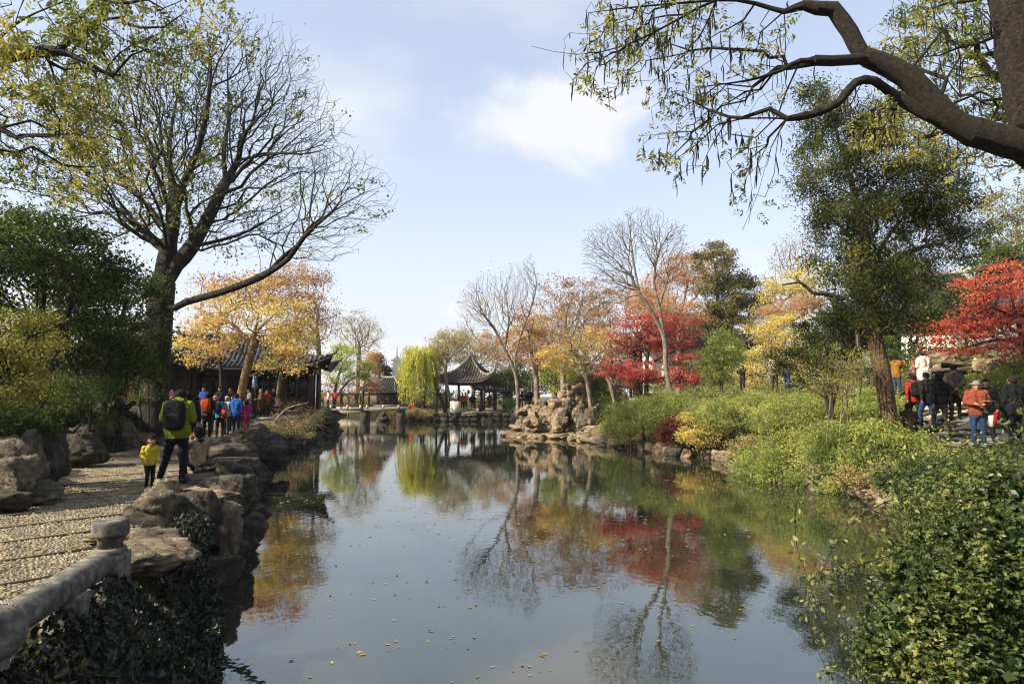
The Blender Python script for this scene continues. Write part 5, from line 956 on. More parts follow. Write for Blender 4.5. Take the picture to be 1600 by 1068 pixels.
# --- near right jasmine bush with arching stems
jm = thing('jasmine_bush', 'large leafy jasmine bush filling the near right corner', 'bush', (5.2, 6.2, -.4))
jbl = [B(1520, 900, 5.6, 130, 130, .7), B(1440, 960, 5.3, 70, 110, .5), B(1600, 800, 6.2, 110, 90, .8), B(1480, 800, 6.8, 80, 50, .7), B(1550, 740, 7.6, 90, 32, .8), B(1400, 1000, 5.0, 50, 70, .4), B(1500, 1040, 5.0, 140, 70, .6), B(1430, 760, 9.5, 60, 26, .8), B(1470, 735, 10.5, 80, 22, .8), B(1590, 720, 10, 80, 24, .9)]
cc_ = in_blobs(jbl, 420, 3.2); C0 = cc_[rng.integers(0, 420, 18000)] + rng.normal(0, .08, (18000, 3)); C0 = np.vstack([C0, in_blobs(jbl, 3500, 3.0)]); D0 = nrm(rng.normal(size=(len(C0), 3)) + A((-.2, -.5, -.25))); sz = .040
Cs, Ds = [], []
for sg, o in ((0, 0), (1, .9), (-1, .9)):
    sd3 = nrm(np.cross(D0, A((0, 0, 1)) + rng.normal(0, .3, (len(C0), 3)))); dd = nrm(D0 + sd3 * sg * o * 1.2); Cs.append(C0 + dd * sz * .55); Ds.append(dd * 5)
V, F = leaf_quads(np.concatenate(Cs), sz, .5, dirs=np.concatenate(Ds), spread=.5); tn = np.tile(clump_tint(C0, 1.6, .45), 3).repeat(4); mk('leaves', V, F, LEAF['jasmine'], jm, tint=tn, kind='stuff')
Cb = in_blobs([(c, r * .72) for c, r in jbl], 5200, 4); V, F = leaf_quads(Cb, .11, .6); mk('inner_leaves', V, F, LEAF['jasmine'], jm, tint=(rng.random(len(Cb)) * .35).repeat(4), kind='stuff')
stems = [[(1480, 800, 6), (1400, 780, 5.6), (1330, 820, 5.2), (1290, 880, 5.0), (1262, 960, 4.9), (1300, 1068, 4.8)], [(1480, 820, 6), (1370, 800, 5.8), (1300, 740, 5.6), (1250, 775, 5.4), (1245, 850, 5.3), (1275, 940, 5.2), (1300, 1060, 5.1)], [(1450, 850, 5.6), (1350, 880, 5.2), (1310, 900, 5.1), (1320, 960, 5.0), (1330, 1060, 5.0)],
         [(1560, 900, 5), (1480, 760, 5.4), (1420, 700, 6), (1330, 700, 6.4)], [(1600, 800, 5.5), (1520, 690, 6), (1450, 660, 6.6)], [(1600, 760, 5.5), (1570, 660, 5.8), (1530, 640, 6)], [(1590, 720, 5), (1600, 640, 5), (1580, 610, 5)], [(1500, 900, 5), (1430, 780, 5.3), (1380, 740, 5.7), (1300, 690, 6.4)]]
SC, SD = [], []
for s in stems:
    c = crom([W(*p) for p in s], 8); MB().tube(c, np.linspace(.0045, .002, len(c)), 5).build('stem', M['bark_dark'], jm, smooth=True); k = int(len(c) * (1.6 if s[0][0] < 1500 or s[-1][1] > 800 else .6)); u = rng.random(k) * (len(c) - 1.01); i0 = u.astype(int); f = (u - i0)[:, None]; SC.append(c[i0] * (1 - f) + c[i0 + 1] * f + rng.normal(0, .03, (k, 3)))
SC = np.concatenate(SC).repeat(3, 0); D_ = nrm(rng.normal(size=SC.shape) + A((0, 0, -.5))); V, F = leaf_quads(SC + D_ * .03, .048, .5, dirs=D_ * 5, spread=.5); mk('stem_leaves', V, F, LEAF['jasmine'], jm, tint=(.3 + .7 * rng.random(len(SC))).repeat(4), kind='stuff')
# --- fallen leaves on the water and on the path
def floaters(n, area, seed):
    r = np.random.default_rng(seed); out = []
    while len(out) < n:
        c = A((r.uniform(*area[0]), r.uniform(*area[1])))
        if poly_sd(c[None], POND)[0] < -.15:
            k = int(r.integers(1, 12)) if r.random() < .35 else 1
            for _ in range(k): out.append(c + r.normal(0, 1, 2) * A((.28, .13)) * (k > 1) * (1 + c[1] / 15))
    return A(out)
fx = np.vstack([floaters(420, ((-5, 5), (4.5, 16)), 3), floaters(420, ((-9, 8), (12, 34)), 4), floaters(700, ((-8.5, -3.0), (8, 26)), 5), floaters(300, ((3, 9), (9, 28)), 6)]); sdw = poly_sd(fx, POND); fx = fx[sdw < -.05]
n = len(fx); C = np.c_[fx, np.full(n, WATER + .006)]; a = rng.random(n) * 6.28; s = rng.uniform(.012, .032, n) * (1 + fx[:, 1] / 30); d = np.c_[np.cos(a), np.sin(a), rng.normal(0, .05, n)]; o = np.c_[-np.sin(a), np.cos(a), rng.normal(0, .08, n)]
V = np.stack([C - d * s[:, None], C - o * s[:, None] * .5, C + d * s[:, None], C + o * s[:, None] * .5], 1); V[..., 2] = np.maximum(V[..., 2], WATER + .004); V = V.reshape(-1, 3)
i4 = np.arange(n)[:, None] * 4 + np.arange(4)[None]; tag(mk('floating_leaves', V, [i4], LEAF['fallen'], tint=rng.random(n).repeat(4)), 'scattered yellow leaves floating on the pond', 'leaves', kind='stuff')
n = 900; xy = np.c_[rng.uniform(-11, -3.4, n), rng.uniform(4, 26, n)]; xy = xy[(xy[:, 0] > path_left(xy[:, 1])) & (xy[:, 0] < path_right(xy[:, 1]))]; C = np.c_[xy, np.full(len(xy), .05)]; V, F = leaf_quads(C, .05, .7); V[:, 2] = .036 + (V[:, 2] - .036) * .25
V[:, 2] = np.maximum(V[:, 2], .036); tag(mk('fallen_leaves', V, F, LEAF['yellow'], tint=rng.random(len(xy)).repeat(4)), 'yellow fallen leaves scattered over the paved path', 'leaves', kind='stuff')
# ------------------------------------------------------------------ people
def mat_cloth(name, c, rough=.9, var=.3):
    v = tuple(x * .62 + .004 for x in lin(c)); return mat_noise(name, [tuple(x * (1 - var) for x in v), v, tuple(min(1, x * (1 + var)) for x in v)], 9, rough, bump=.8, bscale=16, dist=.035, spec=.12, stretch=(1, 1, .6))
CM = {}
def cloth(c):
    if c not in CM: CM[c] = mat_cloth('cloth_' + c.lstrip('#'), c)
    return CM[c]
def capsule_mesh(mb, a, b, ra, rb, n=10):
    a, b = A(a), A(b); d = b - a; L = np.linalg.norm(d)
    if L < 1e-4: d = A((0, 0, 1e-3)); b = a + d; L = 1e-3
    d = d / L; pts, rr = [], []
    for t in (-.98, -.75, -.4, 0): pts.append(a + d * ra * t); rr.append(ra * math.sqrt(1 - t * t))
    for t in (0, .4, .75, .98): pts.append(b + d * rb * t); rr.append(rb * math.sqrt(1 - t * t))
    pts, rr = A(pts), A(rr); ref = A((.31, .9, .2)) if abs(d[2]) > .8 else A((.1, .2, .97)); u = nrm(np.cross(d, ref)); w = np.cross(d, u); ang = np.arange(n) / n * 2 * math.pi
    V = pts[:, None] + rr[:, None, None] * (np.cos(ang)[None, :, None] * u + np.sin(ang)[None, :, None] * w); m = len(pts); i = np.arange(m - 1)[:, None] * n; j = np.arange(n)[None]; k = (j + 1) % n
    q = np.stack([i + j, i + k, i + n + k, i + n + j], -1).reshape(-1, 4); mb.add(V.reshape(-1, 3), [q]); o = mb.n - m * n
    mb.f.setdefault(n, []).append(np.array([list(range(n))[::-1]]) + o); mb.f.setdefault(n, []).append(np.array([list(range(n))]) + o + (m - 1) * n)
def cap_dist(P, a, b, ra, rb):
    a, b = A(a), A(b); ab = b - a; t = np.clip(((P - a) @ ab) / max(ab @ ab, 1e-9), 0, 1); return np.linalg.norm(P - a - t[:, None] * ab, axis=1) - (ra + (rb - ra) * t)
def joints(pose, lean=0.0):
    J = dict(hipL=(-.09, 0, .92), hipR=(.09, 0, .92), kneeL=(-.10, .03, .49), kneeR=(.10, .03, .49), ankL=(-.11, 0, .085), ankR=(.11, 0, .085), footL=(-.13, .17, .04), footR=(.13, .17, .04),
             pel=(0, 0, .97), waist=(0, 0, 1.1), chest=(0, .01, 1.33), shL=(-.19, 0, 1.40), shR=(.19, 0, 1.40), neck=(0, .01, 1.47), head=(0, .03, 1.585), elL=(-.26, -.03, 1.13), elR=(.26, -.03, 1.13), wrL=(-.25, .08, .90), wrR=(.25, .08, .90))
    if pose in ('hold', 'read', 'bow', 'child'): J.update(elL=(-.26, .0, 1.14), elR=(.26, .0, 1.14), wrL=(-.12, .27, 1.12), wrR=(.12, .27, 1.12))
    if pose == 'bow': J.update(neck=(0, .05, 1.46), head=(0, .11, 1.55), chest=(0, .03, 1.32), ankL=(-.30, .12, .085), kneeL=(-.2, .12, .49), footL=(-.36, .26, .04), ankR=(.12, -.06, .085), kneeR=(.12, .0, .48), footR=(.2, .10, .04))
    if pose == 'photo': J.update(elL=(-.24, .18, 1.24), elR=(.24, .18, 1.24), wrL=(-.07, .40, 1.42), wrR=(.07, .40, 1.42))
    if pose == 'point': J.update(elR=(.34, .2, 1.28), wrR=(.42, .46, 1.30), elL=(-.2, .2, 1.22), wrL=(0, .42, 1.3))
    if pose == 'walk': J.update(kneeL=(-.10, .2, .50), ankL=(-.10, .26, .10), footL=(-.11, .42, .06), kneeR=(.10, -.02, .49), ankR=(.10, -.28, .13), footR=(.11, -.14, .04), elL=(-.25, -.12, 1.14), wrL=(-.24, -.1, .9), elR=(.25, .06, 1.14), wrR=(.24, .2, .95))
    if pose == 'child': J.update(wrL=(-.2, .16, 1.0), wrR=(.22, .2, 1.0), kneeR=(.10, .12, .50), ankR=(.10, .04, .12), footR=(.11, .2, .06), head=(0, .05, 1.56))
    if pose == 'behind': J.update(elL=(-.27, -.12, 1.12), wrL=(-.06, -.2, .98), elR=(.27, -.12, 1.12), wrR=(.06, -.2, .98))
    if pose in ('sit', 'crouch'):
        dz = -.47 if pose == 'sit' else -.62
        for k in J:
            if k[:3] not in ('kne', 'ank', 'foo'): J[k] = (J[k][0], J[k][1], J[k][2] + dz)
        J.update(kneeL=(-.13, .42, .5), kneeR=(.13, .42, .5), ankL=(-.12, .44, .085), ankR=(.12, .44, .085), footL=(-.13, .60, .04), footR=(.13, .60, .04))
        if pose == 'crouch': J.update(kneeL=(-.14, .36, .52), kneeR=(.14, .36, .52), ankL=(-.12, .22, .085), ankR=(.12, .22, .085), footL=(-.13, .38, .04), footR=(.13, .38, .04))
        J.update(wrL=(-.1, .28, 1.2 + dz * .9), wrR=(.1, .28, 1.2 + dz * .9), elL=(-.25, .05, 1.14 + dz), elR=(.25, .05, 1.14 + dz))
        if pose == 'crouch': J.update(wrL=(-.06, .17, 1.48 + dz), elL=(-.22, .2, 1.2 + dz))
    return {k: A(v) for k, v in J.items()}
DG = None
def person(label, loc, H, yaw, pose, top, bottom, hair='#15100d', shoes='#1a1a1c', skin='#b98a6c', long=0, bulk=1.0, voxel=.027, coat=0.0, hat=None, fingers=False, group=None, style='short', name='person', stripe=None, headk=1.0):
    """one continuous body from tapered limbs fused together, coloured by clothing; yaw turns the figure (0 = faces away from the viewer)"""
    J = joints(pose); pr = []
    def c(a, b, ra, rb, reg, part=0): pr.append((A(a), A(b), ra, rb, reg, part))
    k = bulk; o = A((.07, 0, 0))
    for s in (-1, 1):
        c(J['pel'] + s * o + (0, 0, -.04), J['waist'] + s * o * .9, .118 * k, .112 * k, 1 if True else 0); c(J['waist'] + s * o * .9, J['chest'] + s * o * 1.15, .115 * k, .122 * k, 1)
        S = 'L' if s < 0 else 'R'; c(J['chest'] + s * o * .8 + (0, 0, .03), J['sh' + S] + (0, 0, -.01), .09 * k, .072 * k, 1)
        c(J['sh' + S], J['el' + S], .070 * k, .056 * k, 1, 1); c(J['el' + S], J['wr' + S], .055 * k, .043 * k, 1, 1)
        d = nrm(J['wr' + S] - J['el' + S]); h = J['wr' + S]; c(h, h + d * .075, .03, .036, 0)
        sd = nrm(np.cross(d, (0, 0, 1)) + 1e-6)
        if fingers:
            for f in range(4): b0 = h + d * .085 + sd * (f - 1.5) * .021; b1 = b0 + d * (.038 - .004 * abs(f - 1.3)) - A((0, 0, .008)); c(b0, b1, .009, .0085, 0); c(b1, b1 + d * .022 - A((0, 0, .02)), .0085, .0075, 0)
            c(h + d * .03 - sd * s * .03, h + d * .07 - sd * s * .06, .011, .009, 0)
        else: c(h + d * .075, h + d * .14 - A((0, 0, .02)), .032, .018, 0)
        c(J['hip' + S], J['knee' + S], .102 * (k * .5 + .5), .072, 2); c(J['knee' + S], J['ank' + S] + (0, 0, .03), .070, .056, 2)
        ft = J['foot' + S] - J['ank' + S]; c(J['ank' + S] + (0, -.02, -.035), J['ank' + S] + ft * .95 + (0, 0, .005), .048, .038, 3)
    c(J['pel'], J['pel'] + (0, -.02, -.06), .13 * k, .12 * k, 2)
    if coat:
        for s in (-1, 1): c(J['pel'] + s * o, J['pel'] + s * o * 1.25 + (0, 0.01, -coat), .135 * k, .125 * k, 1)
    c(J['pel'] + (0, .0, .02), J['pel'] + (0, 0, -.10), .142 * k, .135 * k, 1)
    c(J['neck'] + (0, 0, -.04), J['neck'] * .35 + J['head'] * .65, .058, .055, 0); c(J['neck'] + (0, -.01, -.03), J['neck'] + (0, -.01, .02), .078 * k, .07 * k, 1)
    if headk != 1: J['head'] = J['head'] + (0, .02, .035)
    else: c(J['neck'] + (-.075, -.045, -.005), J['neck'] + (.075, -.045, -.005), .05 * k, .05 * k, 1)
    hd = J['head']; c(hd + (0, -.01, .005), hd + (0, 0, .035), .086, .092, 0); c(hd + (0, .03, -.02), hd + (0, .045, -.065), .068, .042, 0); c(hd + (0, .095, .0), hd + (0, .108, -.025), .011, .016, 0)
    for s in (-1, 1): c(hd + (s * .088, -.01, .0), hd + (s * .09, -.015, -.03), .017, .012, 0)
    if headk != 1:
        for i_ in range(len(pr)):
            if pr[i_][4] == 0 and np.linalg.norm((pr[i_][0] + pr[i_][1]) / 2 - hd) < .14: p_ = pr[i_]; ctr = J['neck'] + (0, 0, .02); pr[i_] = (ctr + (p_[0] - ctr) * headk, ctr + (p_[1] - ctr) * headk, p_[2] * headk, p_[3] * headk, 0, 0)
        hd0 = hd; hd = J['neck'] + (0, 0, .02) + (hd - J['neck'] - (0, 0, .02)) * headk
    sc = H / (1.70 if headk == 1 else 1.83); mb = MB()
    for p in pr: capsule_mesh(mb, *p[:4])
    V = np.concatenate(mb.v); me = make_mesh('person_src', V, [np.concatenate(x) for x in mb.f.values()], [])
    tmp = bpy.data.objects.new('tmp', me); COL.objects.link(tmp); md = tmp.modifiers.new('r', 'REMESH'); md.mode = 'VOXEL'; md.voxel_size = voxel; md.use_smooth_shade = True
    s2 = tmp.modifiers.new('s', 'SMOOTH'); s2.factor = .5; s2.iterations = 2 if not fingers else 1
    dg = bpy.context.evaluated_depsgraph_get(); out = bpy.data.meshes.new_from_object(tmp.evaluated_get(dg)); bpy.data.objects.remove(tmp); out.name = 'person'
    n = len(out.vertices); co = np.empty(n * 3, np.float32); out.vertices.foreach_get('co', co); co = co.reshape(-1, 3).astype(float)
    npol = len(out.polygons); fc = np.empty(npol * 3, np.float32); out.polygons.foreach_get('center', fc); fc = fc.reshape(-1, 3).astype(float)
    best = np.full(npol, 9.0); reg = np.zeros(npol, int); arm = np.zeros(npol, int)
    for a, b, ra, rb, g, ar_ in pr: dd = cap_dist(fc, a, b, ra, rb); u = dd < best; best[u] = dd[u]; reg[u] = g; arm[u] = ar_
    if pose not in ('sit', 'crouch'):                # the jacket ends in a straight hem
        hem = .83 - coat; lo = (arm == 0) & ((reg == 1) | (reg == 2)); reg[lo & (fc[:, 2] >= hem)] = 1; reg[lo & (fc[:, 2] < hem)] = 2
    if stripe: reg[(reg == 1) & (np.mod(fc[:, 2], .12) < .055)] = 4
    fold = A([noise.noise(Vector(p) * 13) for p in co]) * .010 + A([noise.noise(Vector((p[0] * 6, p[1] * 6, p[2] * 16 + 5))) for p in co]) * .012; nv = np.empty(n * 3, np.float32); out.vertices.foreach_get('normal', nv); nv = nv.reshape(-1, 3); msk = ~(np.linalg.norm(co - hd, axis=1) < .15 * headk); hands = np.minimum(np.linalg.norm(co - J['wrL'], axis=1), np.linalg.norm(co - J['wrR'], axis=1)) > .16
    co = co + nv * (fold * msk * hands)[:, None]
    cz, sz_ = math.cos(yaw), math.sin(yaw)
    def T(p): p = A(p) * sc; return np.stack([p[..., 0] * cz - p[..., 1] * sz_, p[..., 0] * sz_ + p[..., 1] * cz, p[..., 2]], -1)
    out.vertices.foreach_set('co', T(co).astype(np.float32).ravel())
    out.materials.clear()
    for m_ in (cloth(skin), cloth(top), cloth(bottom), cloth(shoes), cloth(stripe or top)): out.materials.append(m_)
    out.polygons.foreach_set('material_index', reg.astype(np.int32)); out.polygons.foreach_set('use_smooth', np.ones(npol, bool)); out.update()
    body = bpy.data.objects.new(name, out); COL.objects.link(body); body.location = tuple(loc); tag(body, label, 'person', group)
    # hair: cap of the skull, longer at the back where worn long
    IV, IF = ICO[3]; HV = IV * A((.102, .112, .112)) * headk * (1 + .05 * A([noise.noise(Vector(v) * 5) for v in IV]))[:, None] + hd + (0, -.012, .026)
    fcn = IV[IF].mean(1); keep = (fcn[:, 2] > .25) | ((fcn[:, 1] < .15) & (fcn[:, 2] > -.45 - .3 * (long > 0))) | ((fcn[:, 1] < -.2) & (fcn[:, 2] > -.8))
    hm = MB()
    if hat: keep = fcn[:, 2] > -.05; HV = HV + (0, 0, .012)
    hm.add(HV, [IF[keep]])
    if long and not hat:
        for s in (-1, 0, 1): capsule_mesh(hm, hd + (s * .05, -.05, .0), hd + (s * .055, -.075, -.1 - long), .055, .04)
    if hat:
        hm.tube_z(A([(.118, -.005), (.122, .02)]), hd + (0, .0, .03), 16)
        if style == 'brim': hm.add(A([(-.07, .1, 0), (.07, .1, 0), (.05, .19, -.02), (-.05, .19, -.02), (-.07, .1, .012), (.07, .1, .012), (.05, .19, -.008), (-.05, .19, -.008)]) + hd + (0, 0, .035), [[(0, 3, 2, 1), (4, 5, 6, 7), (0, 1, 5, 4), (1, 2, 6, 5), (2, 3, 7, 6), (3, 0, 4, 7)]])
    HVt = T(np.concatenate(hm.v)) + A(loc); mk('hair' if not hat else 'hat', HVt, [np.concatenate(x) for x in hm.f.values()], cloth(hat or hair), body, smooth=True)
    if fingers:
        for s in (-1, 1): e = MB(); e.add(ICO[2][0] * .011 + hd + A((s * .032, .083, .018)) * headk, [ICO[2][1]]); mk('eye', T(np.concatenate(e.v)) + A(loc), [np.concatenate(x) for x in e.f.values()], cloth('#120c0a'), body, smooth=True)
        e = MB(); e.add(ICO[2][0] * A((.024, .008, .007)) + hd + A((0, .094, -.055)) * headk, [ICO[2][1]]); mk('mouth', T(np.concatenate(e.v)) + A(loc), [np.concatenate(x) for x in e.f.values()], cloth('#8a4038'), body, smooth=True)
    return body, J, T
def backpack(P, label, col, loc, back=.20, size=(.32, .17, .46), strap='#15161a', trim=None, dz=0.0):
    body, J, T = P; c = J['chest'] + (0, -back, -.10 + dz); r = thing('backpack', label, 'backpack', tuple(T(c) + A(loc)))
    V, F = ICO[3]; B_ = np.sign(V) * np.abs(V) ** .55 * A(size) * .52; mk('pouch', T(B_ + c) + A(loc), [F], cloth(col), r, smooth=True)
    B_ = np.sign(V) * np.abs(V) ** .55 * A((size[0] * .78, .09, size[2] * .5)) * .52; mk('pocket', T(B_ + c + (0, -size[1] * .52, -.10)) + A(loc), [F], cloth(trim or col), r, smooth=True)
    for s in (-1, 1):
        m = MB(); m.tube(crom([c + (s * .1, .06, .2), J['sh' + ('L' if s < 0 else 'R')] * A((.6, 1, 1)) + (0, -.02, .085), J['chest'] + (s * .12, .135, .02), J['waist'] + (s * .15, .06, .06), c + (s * .13, .04, -.2)], 5), .018, 6); V_ = np.concatenate(m.v); mk('strap', T(V_) + A(loc), [np.concatenate(x) for x in m.f.values()], cloth(strap), r, smooth=True)
    m = MB(); m.tube(crom([c + (-.04, .03, .24), c + (0, .02, .29), c + (.04, .03, .24)], 4), .009, 6); mk('handle', T(np.concatenate(m.v)) + A(loc), [np.concatenate(x) for x in m.f.values()], cloth(strap), r, smooth=True)
    return r
def at(px, d, z=None): x = X(px, d) * (1.0); return A((x, d, zg1(x, d) + .02 if z is None else z))
PI = math.pi; N_ = '#14161c'
# near left
L = at(240, 12.1, .03); person('toddler in a bright yellow padded jacket on the path', L, .94, -2.3, 'child', '#d2b832', '#16161a', shoes='#2f6fb0', bulk=1.35, headk=1.5, voxel=.016, fingers=True, name='person')
L = at(281, 12.9, .04); P = person('man in a lime green jacket with bowed head and black backpack', L, 1.76, .15, 'bow', '#7c8a1c', '#15171d', voxel=.016, bulk=1.22, coat=.02, fingers=True, shoes='#24344a')
backpack(P, 'black backpack with front pockets on the lime green jacket', '#14161d', L, .235, (.36, .22, .52), trim='#1b1e27')
L = at(314, 13.8, .0); person('woman in a beige fleece crouching on the rocks beside the green jacket', L, 1.62, 1.1, 'crouch', '#a8927a', '#14151a', long=.10, voxel=.016, bulk=.98, fingers=True, shoes='#6d1f38')
L = at(188, 19.9, .05); person('photographer in black with cap standing among the dark shrubs', L, 1.72, -1.25, 'photo', '#131417', '#15161b', hat='#121214', style='brim', voxel=.02, bulk=1.1)
# left group on the path
def left(px, d, label, H, yaw, pose, top, bot, **k):
    L = at(px, d, k.pop('z', .03)); return person(label, L, H, yaw, pose, top, bot, group='visitors on the path by the hall', **k), L
left(299, 20, 'man in a dark navy coat just behind the lime green jacket', 1.72, .1, 'stand', '#141a28', '#15161b', bulk=1.15)
left(308, 21.2, 'woman in a pale pink coat behind the crouching woman', 1.6, -.5, 'hold', '#c3a49c', '#8a7f60', long=.08, coat=.3)
P, L = left(326, 26.5, 'man in black carrying an orange backpack', 1.74, .1, 'hold', '#17181d', '#121318', bulk=1.1); backpack(P, 'bright orange backpack on the man in black', '#c2481c', L, .215, (.34, .2, .5), trim='#a83a16')
P, L = left(346, 27.3, 'woman in a turquoise jacket with a dark backpack', 1.62, .2, 'hold', '#1f8fa8', '#15161b', long=.06); backpack(P, 'dark navy backpack slung on the turquoise jacket', '#181d2c', L + A((-.08, 0, 0)), .2, (.28, .17, .42))
P, L = left(371, 27.4, 'man in a bright blue jacket and jeans', 1.72, -.15, 'hold', '#1f52a0', '#26324c', bulk=1.2)
P, L = left(387, 27.5, 'child in a magenta jacket and orange trousers', 1.46, .7, 'hold', '#b0307e', '#b0622a', long=.04, bulk=1.05)
hb = thing('shoulder_bag', 'small black shoulder bag on the magenta jacket', 'bag', tuple(L + A((.26, -.05, .82)))); V, F = ICO[2]; mk('pouch', np.sign(V) * np.abs(V) ** .6 * A((.14, .08, .12)) + L + A((.26, -.05, .82)), [F], cloth('#16161a'), hb, smooth=True); MB().tube(crom([L + A((.3, -.05, .9)), L + A((.1, -.12, 1.2)), L + A((-.12, 0, 1.26))], 5), .012, 6).build('strap', cloth('#16161a'), hb)
rb = thing('red_tote', 'red cloth bag hanging beside the turquoise jacket', 'bag', tuple(at(353, 27.0, .75))); b_ = at(353, 27.0, .95); MB().box(b_, (.22, .1, .36), .2, .12).build('bag_body', cloth('#b03a24'), rb); MB().tube(crom([b_ + (-.07, 0, .17), b_ + (0, 0, .36), b_ + (.07, 0, .17)], 5), .01, 5).build('handle', cloth('#b03a24'), rb)
left(357, 29, 'white haired elder in a pale grey jacket', 1.62, 2.6, 'hold', '#a5a4a2', '#2a2c33', hair='#b9b5ae')
left(338, 30.2, 'visitor in a peach knitted hat behind the orange backpack', 1.64, .3, 'stand', '#2b2d38', '#1a1b20', hat='#b98a78')
left(366, 30.4, 'visitor in dark grey half hidden behind the blue jacket', 1.66, 2.9, 'stand', '#24262c', '#1a1b20')
left(378, 31, 'woman in a yellow scarf behind the magenta jacket', 1.6, 2.7, 'hold', '#b89a28', '#22242c', long=.05)
for (px, d, lab, H, yw, po, tp, bt, kw) in ((320, 36, 'man in a royal blue jacket facing the pond on the terrace', 1.72, 3.0, 'hold', '#1d4c9c', '#1a1b20', {}), (345, 36.3, 'man in dark navy facing the pond on the terrace', 1.72, 3.1, 'hold', '#18202e', '#15161b', {}),
        (362, 37.3, 'man in black talking by the leaning maple trunk', 1.7, 2.6, 'stand', '#1a1b20', '#15161b', {}), (391, 37, 'woman in light grey right of the leaning maple trunk', 1.62, 2.2, 'hold', '#8e8d90', '#22242a', dict(long=.06)), (409, 37.6, 'grey haired woman in a long brown coat on the terrace', 1.62, 2.0, 'hold', '#5b4c36', '#2a2420', dict(hair='#8f8c86', coat=.3, bulk=1.15)),
        (418, 37.9, 'woman in coral red embracing beside the brown coat', 1.6, -2.4, 'hold', '#b0492f', '#2a2a30', dict(long=.05)), (428, 38.2, 'man in black and white beside the coral red visitor', 1.7, -2.2, 'hold', '#34343a', '#1c1d22', {}), (296, 38, 'visitor in dark violet at the posts of the side hall', 1.6, 2.6, 'stand', '#33284a', '#1a1b20', {})):
    left(px, d, lab, H, yw, po, tp, bt, z=.42, **kw)
L = at(438, 36.4, .42); st = thing('stone_stool', 'low stone stool under the brown clad seated visitor', 'stool', tuple(L)); MB().tube_z(A([(.16, .0), (.2, .12), (.2, .28), (.16, .40)]), L, 14).build('drum', M['stone'], st, smooth=True)
left(438, 36.4, 'visitor in brown seated at the end of the terrace', 1.6, 2.5, 'sit', '#5a3a28', '#24221f', z=.42)
fg = thing('small_banner', 'small blue and white banner before the hall windows', 'banner', tuple(W(398, 615, 39))); q = W(398, 597, 39); b0 = W(402, 640, 39); b0[2] = .41; MB().tube([b0, W(397, 588, 39)], .02, 6).build('pole', M['timber'], fg)
MB().add([q + (-.16, 0, -.3), q + (.16, .03, -.34), q + (.06, .04, .36), q + (-.12, .01, .34), q + (-.16, .015, -.3), q + (.16, .045, -.34), q + (.06, .055, .36), q + (-.12, .025, .34)], [[(0, 1, 2, 3), (7, 6, 5, 4), (0, 4, 5, 1), (1, 5, 6, 2), (2, 6, 7, 3), (3, 7, 4, 0)]]).build('flag', cloth('#7f9fd0'), fg)
# right group
def right(px, d, label, H, yaw, pose, top, bot, **k):
    z = k.pop('z', None); L = at(px, d, z)
    if z is None: L[2] += .03
    return person(label, L, H, yaw, pose, top, bot, group='visitors on the right path', **k), L
P, L = right(1524, 17.1, 'woman in an orange red puffer jacket and jeans reading a map', 1.62, 2.75, 'read', '#8a4530', '#22365c', voxel=.016, bulk=1.3, hat='#8d8581', fingers=True, shoes='#c4c4c8')
mp_ = L + A((.02, -.34, 1.14)); MB().box(mp_, (.30, .2, .008), -.3).build('folded_map', cloth('#a8a296')); tag([o for o in COL.objects if o.name == 'folded_map'][0], 'pale folded map held by the orange red puffer jacket', 'map')
bb = thing('waist_bag', 'black bag hanging at the hip of the orange red jacket', 'bag', tuple(L + A((.12, -.22, .86)))); V, F = ICO[2]; mk('pouch', np.sign(V) * np.abs(V) ** .6 * A((.14, .07, .1)) + L + A((.1, -.22, .88)), [F], cloth('#17161a'), bb, smooth=True); MB().tube(crom([L + A((.16, -.2, .95)), L + A((.18, -.16, 1.2)), L + A((-.1, .05, 1.36))], 5), .012, 6).build('strap', cloth('#17161a'), bb)
pb = thing('paper_bag', 'red and white paper bag between the map reader and the black coat', 'bag', tuple(at(1549, 17.8, .62))); b_ = at(1549, 17.8, 1.08); MB().box(b_ + (.04, 0, .0), (.2, .1, .34), .3, .05).build('bag_body', cloth('#b02430'), pb); MB().box(b_ + (-.08, -.02, -.06), (.09, .104, .3), .3, .05).build('side_panel', cloth('#d8d2cc'), pb)
right(1581, 17.3, 'heavy man in a black coat at the right edge', 1.74, .1, 'stand', '#111318', '#121318', bulk=1.35, coat=.12, hair='#2c1f18', voxel=.018)
right(1539, 18.4, 'visitor in dark green half hidden behind the map reader', 1.66, 2.4, 'stand', '#1d2622', '#1a1b20')
right(1467, 20.3, 'man in a black jacket and grey camouflage trousers walking away', 1.72, -.1, 'walk', '#101115', '#4a4640', voxel=.018, bulk=1.12, shoes='#2a2622')
right(1447, 21.4, 'man in a dark leather jacket and blue jeans walking away', 1.72, .05, 'walk', '#2a2520', '#26406e', bulk=1.12)
P, L = right(1427, 22, 'visitor in a red jacket with a black backpack', 1.66, -.2, 'walk', '#a82a26', '#1f1c1a'); backpack(P, 'black and green backpack on the red jacket', '#141a18', L, .2, (.3, .18, .46))
right(1490, 21.6, 'man in a grey jacket with hands behind his back', 1.72, -.3, 'behind', '#4e4640', '#16181f', bulk=1.15)
right(1444, 24.6, 'woman in a white puffer jacket climbing the steps', 1.66, .1, 'hold', '#d8d3c6', '#c9c2b2', bulk=1.45, coat=.2, long=.05)
L = at(1444, 24.6) + A((-.27, .16, .72)); person('small child in a pink hat carried in the arms of the white jacket', L, .85, .4, 'sit', '#b06a70', '#5a4a4a', hat='#b03a4a', group='visitors on the right path', headk=1.4)
right(1400, 25.5, 'woman in a mustard jacket taking a photo', 1.62, -1.2, 'photo', '#8d6424', '#3c4658', long=.06)
